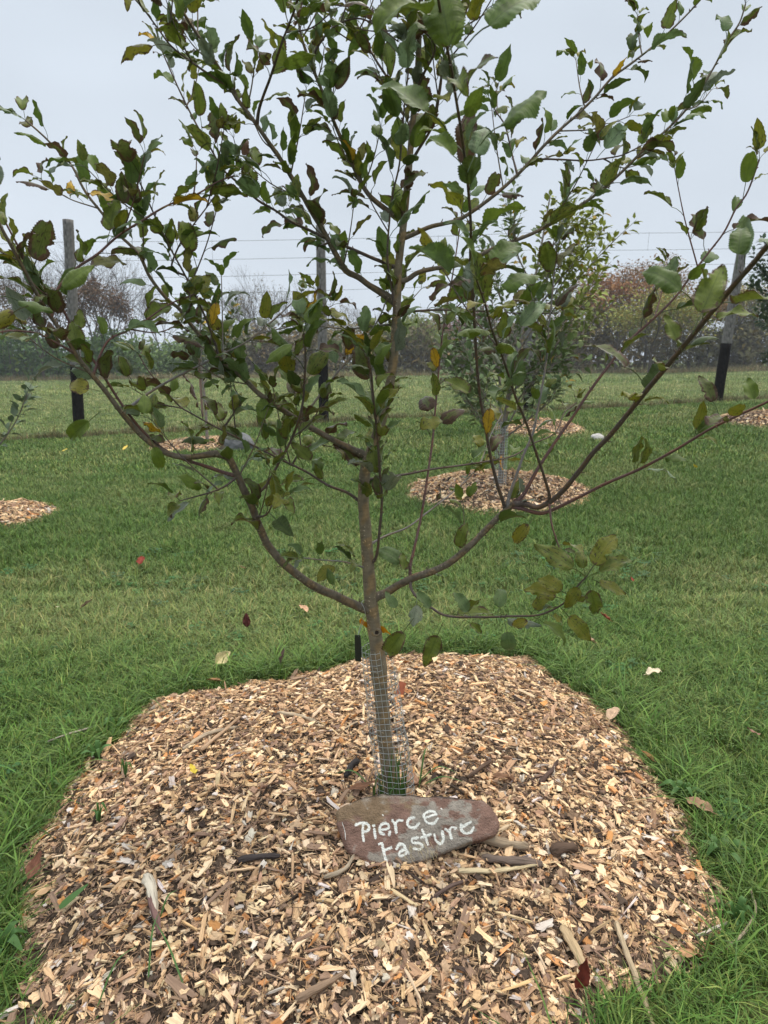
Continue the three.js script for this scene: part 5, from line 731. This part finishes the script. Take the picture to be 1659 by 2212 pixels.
{                                                                                           // the undergrowth of the wood edge, one mass
  const r = rand(71), list = [], stems = [];
  const tone = (dx) => { const a = [[-300, .072, .128, .034], [150, .072, .128, .034], [420, .088, .130, .040], [560, .120, .098, .060], [850, .125, .110, .052], [1000, .100, .082, .046], [1250, .125, .100, .040], [1500, .095, .090, .040], [1900, .12, .105, .045]]; let i = 0; while (i < a.length - 2 && dx > a[i + 1][0]) i++; const t = clamp((dx - a[i][0]) / (a[i + 1][0] - a[i][0]), 0, 1); return [1, 2, 3].map((k) => lerp(a[i][k], a[i + 1][k], t)); };
  for (let i = 0; i < 520; i++) {
    const dx = -260 + 2200 * r(), d = 58 + 18 * r(), p = inField(dx, d), topDy = 712 + 40 * noise(dx * 0.011, 3) - 30 * noise(dx * 0.05, 9) + 55 * r() * r() - (dx > 1150 ? 30 : 0), H = Math.max(1.2, topY(d, topDy) - p.y), c = tone(dx), w = 0.9 + 0.9 * r();
    const n = 110; for (let k = 0; k < n; k++) { const u = Math.pow(r(), 0.8), th = r() * 6.283, q = Math.sqrt(r()) * w * (0.65 + 0.5 * Math.sin(u * 3)), v = 0.65 + 0.7 * r(), bl = r() < 0.10 ? [1.5, 1.2, .8] : [1, 1, 1]; list.push({ p: V(p.x + q * Math.cos(th), p.y + u * H, p.z + q * Math.sin(th)), dir: V(r() - .5, (r() - .5) * .7, r() - .5), up: V(r() - .5, 0.8, r() - .5), L: 0.30 + 0.36 * r(), c: c.map((x, j) => 1.45 * x * v * bl[j]) }); }
    for (let k = 0; k < 2; k++) { const a = p.clone().add(V((r() - .5) * 2.2, -0.1, (r() - .5) * 1.5)), e = a.clone().add(V((r() - .5) * .9, H * (0.9 + 0.45 * r()), (r() - .5) * .6)); stems.push(limb([a, a.clone().lerp(e, .5).add(V((r() - .5) * .3, 0, 0)), e], (t) => 0.028 * (1 - 0.8 * t), 3, H / 3, 0)); }
  }
  const o = new THREE.Group(); o.name = 'thicket'; tag(o, 'long belt of undergrowth and brush along the far side of the field', 'undergrowth', null, 'stuff'); scene.add(o);
  part('brush_leaves', leafCards(list), farLeaf, o, 'stuff'); part('brush_stems', mergeGeometries(stems), farBark, o, 'stuff');
}
{
  const d = 92, p = inField(948, d), o = thing('farmhouse', 'far building with a dull red gabled roof showing above the brush', 'house', p), y1 = topY(d, 722) - p.y, y0 = topY(d, 737) - p.y, w = 3.6, D = 5;
  const wall = new THREE.BoxGeometry(w, y0 + 0.3, D); wall.translate(0, y0 / 2, 0); part('wall', wall, mat({ color: lin(.5, .47, .43), roughness: .9 }), o);
  for (const s of [-1, 1]) { const L = Math.hypot(y1 - y0, D / 2 + .3), g = new THREE.BoxGeometry(w + .5, .12, L); g.rotateX(s * Math.atan2(y1 - y0, D / 2 + .3)); g.translate(0, (y0 + y1) / 2, s * (D / 4 + .15)); part('roof_slope', g, mat({ color: lin(.30, .085, .075), roughness: .8 }), o); }
  const ch = new THREE.BoxGeometry(.5, 1.0, .5); ch.translate(1.0, y1 + .1, -.4); part('chimney', ch, mat({ color: lin(.25, .14, .11) }), o);
  const win = new THREE.BoxGeometry(.9, 1.1, .1); win.translate(-.7, y0 * .55, D / 2 + .03); part('window', win, mat({ color: lin(.05, .06, .07), roughness: .2 }), o);
}
renderer.render(scene, camera);
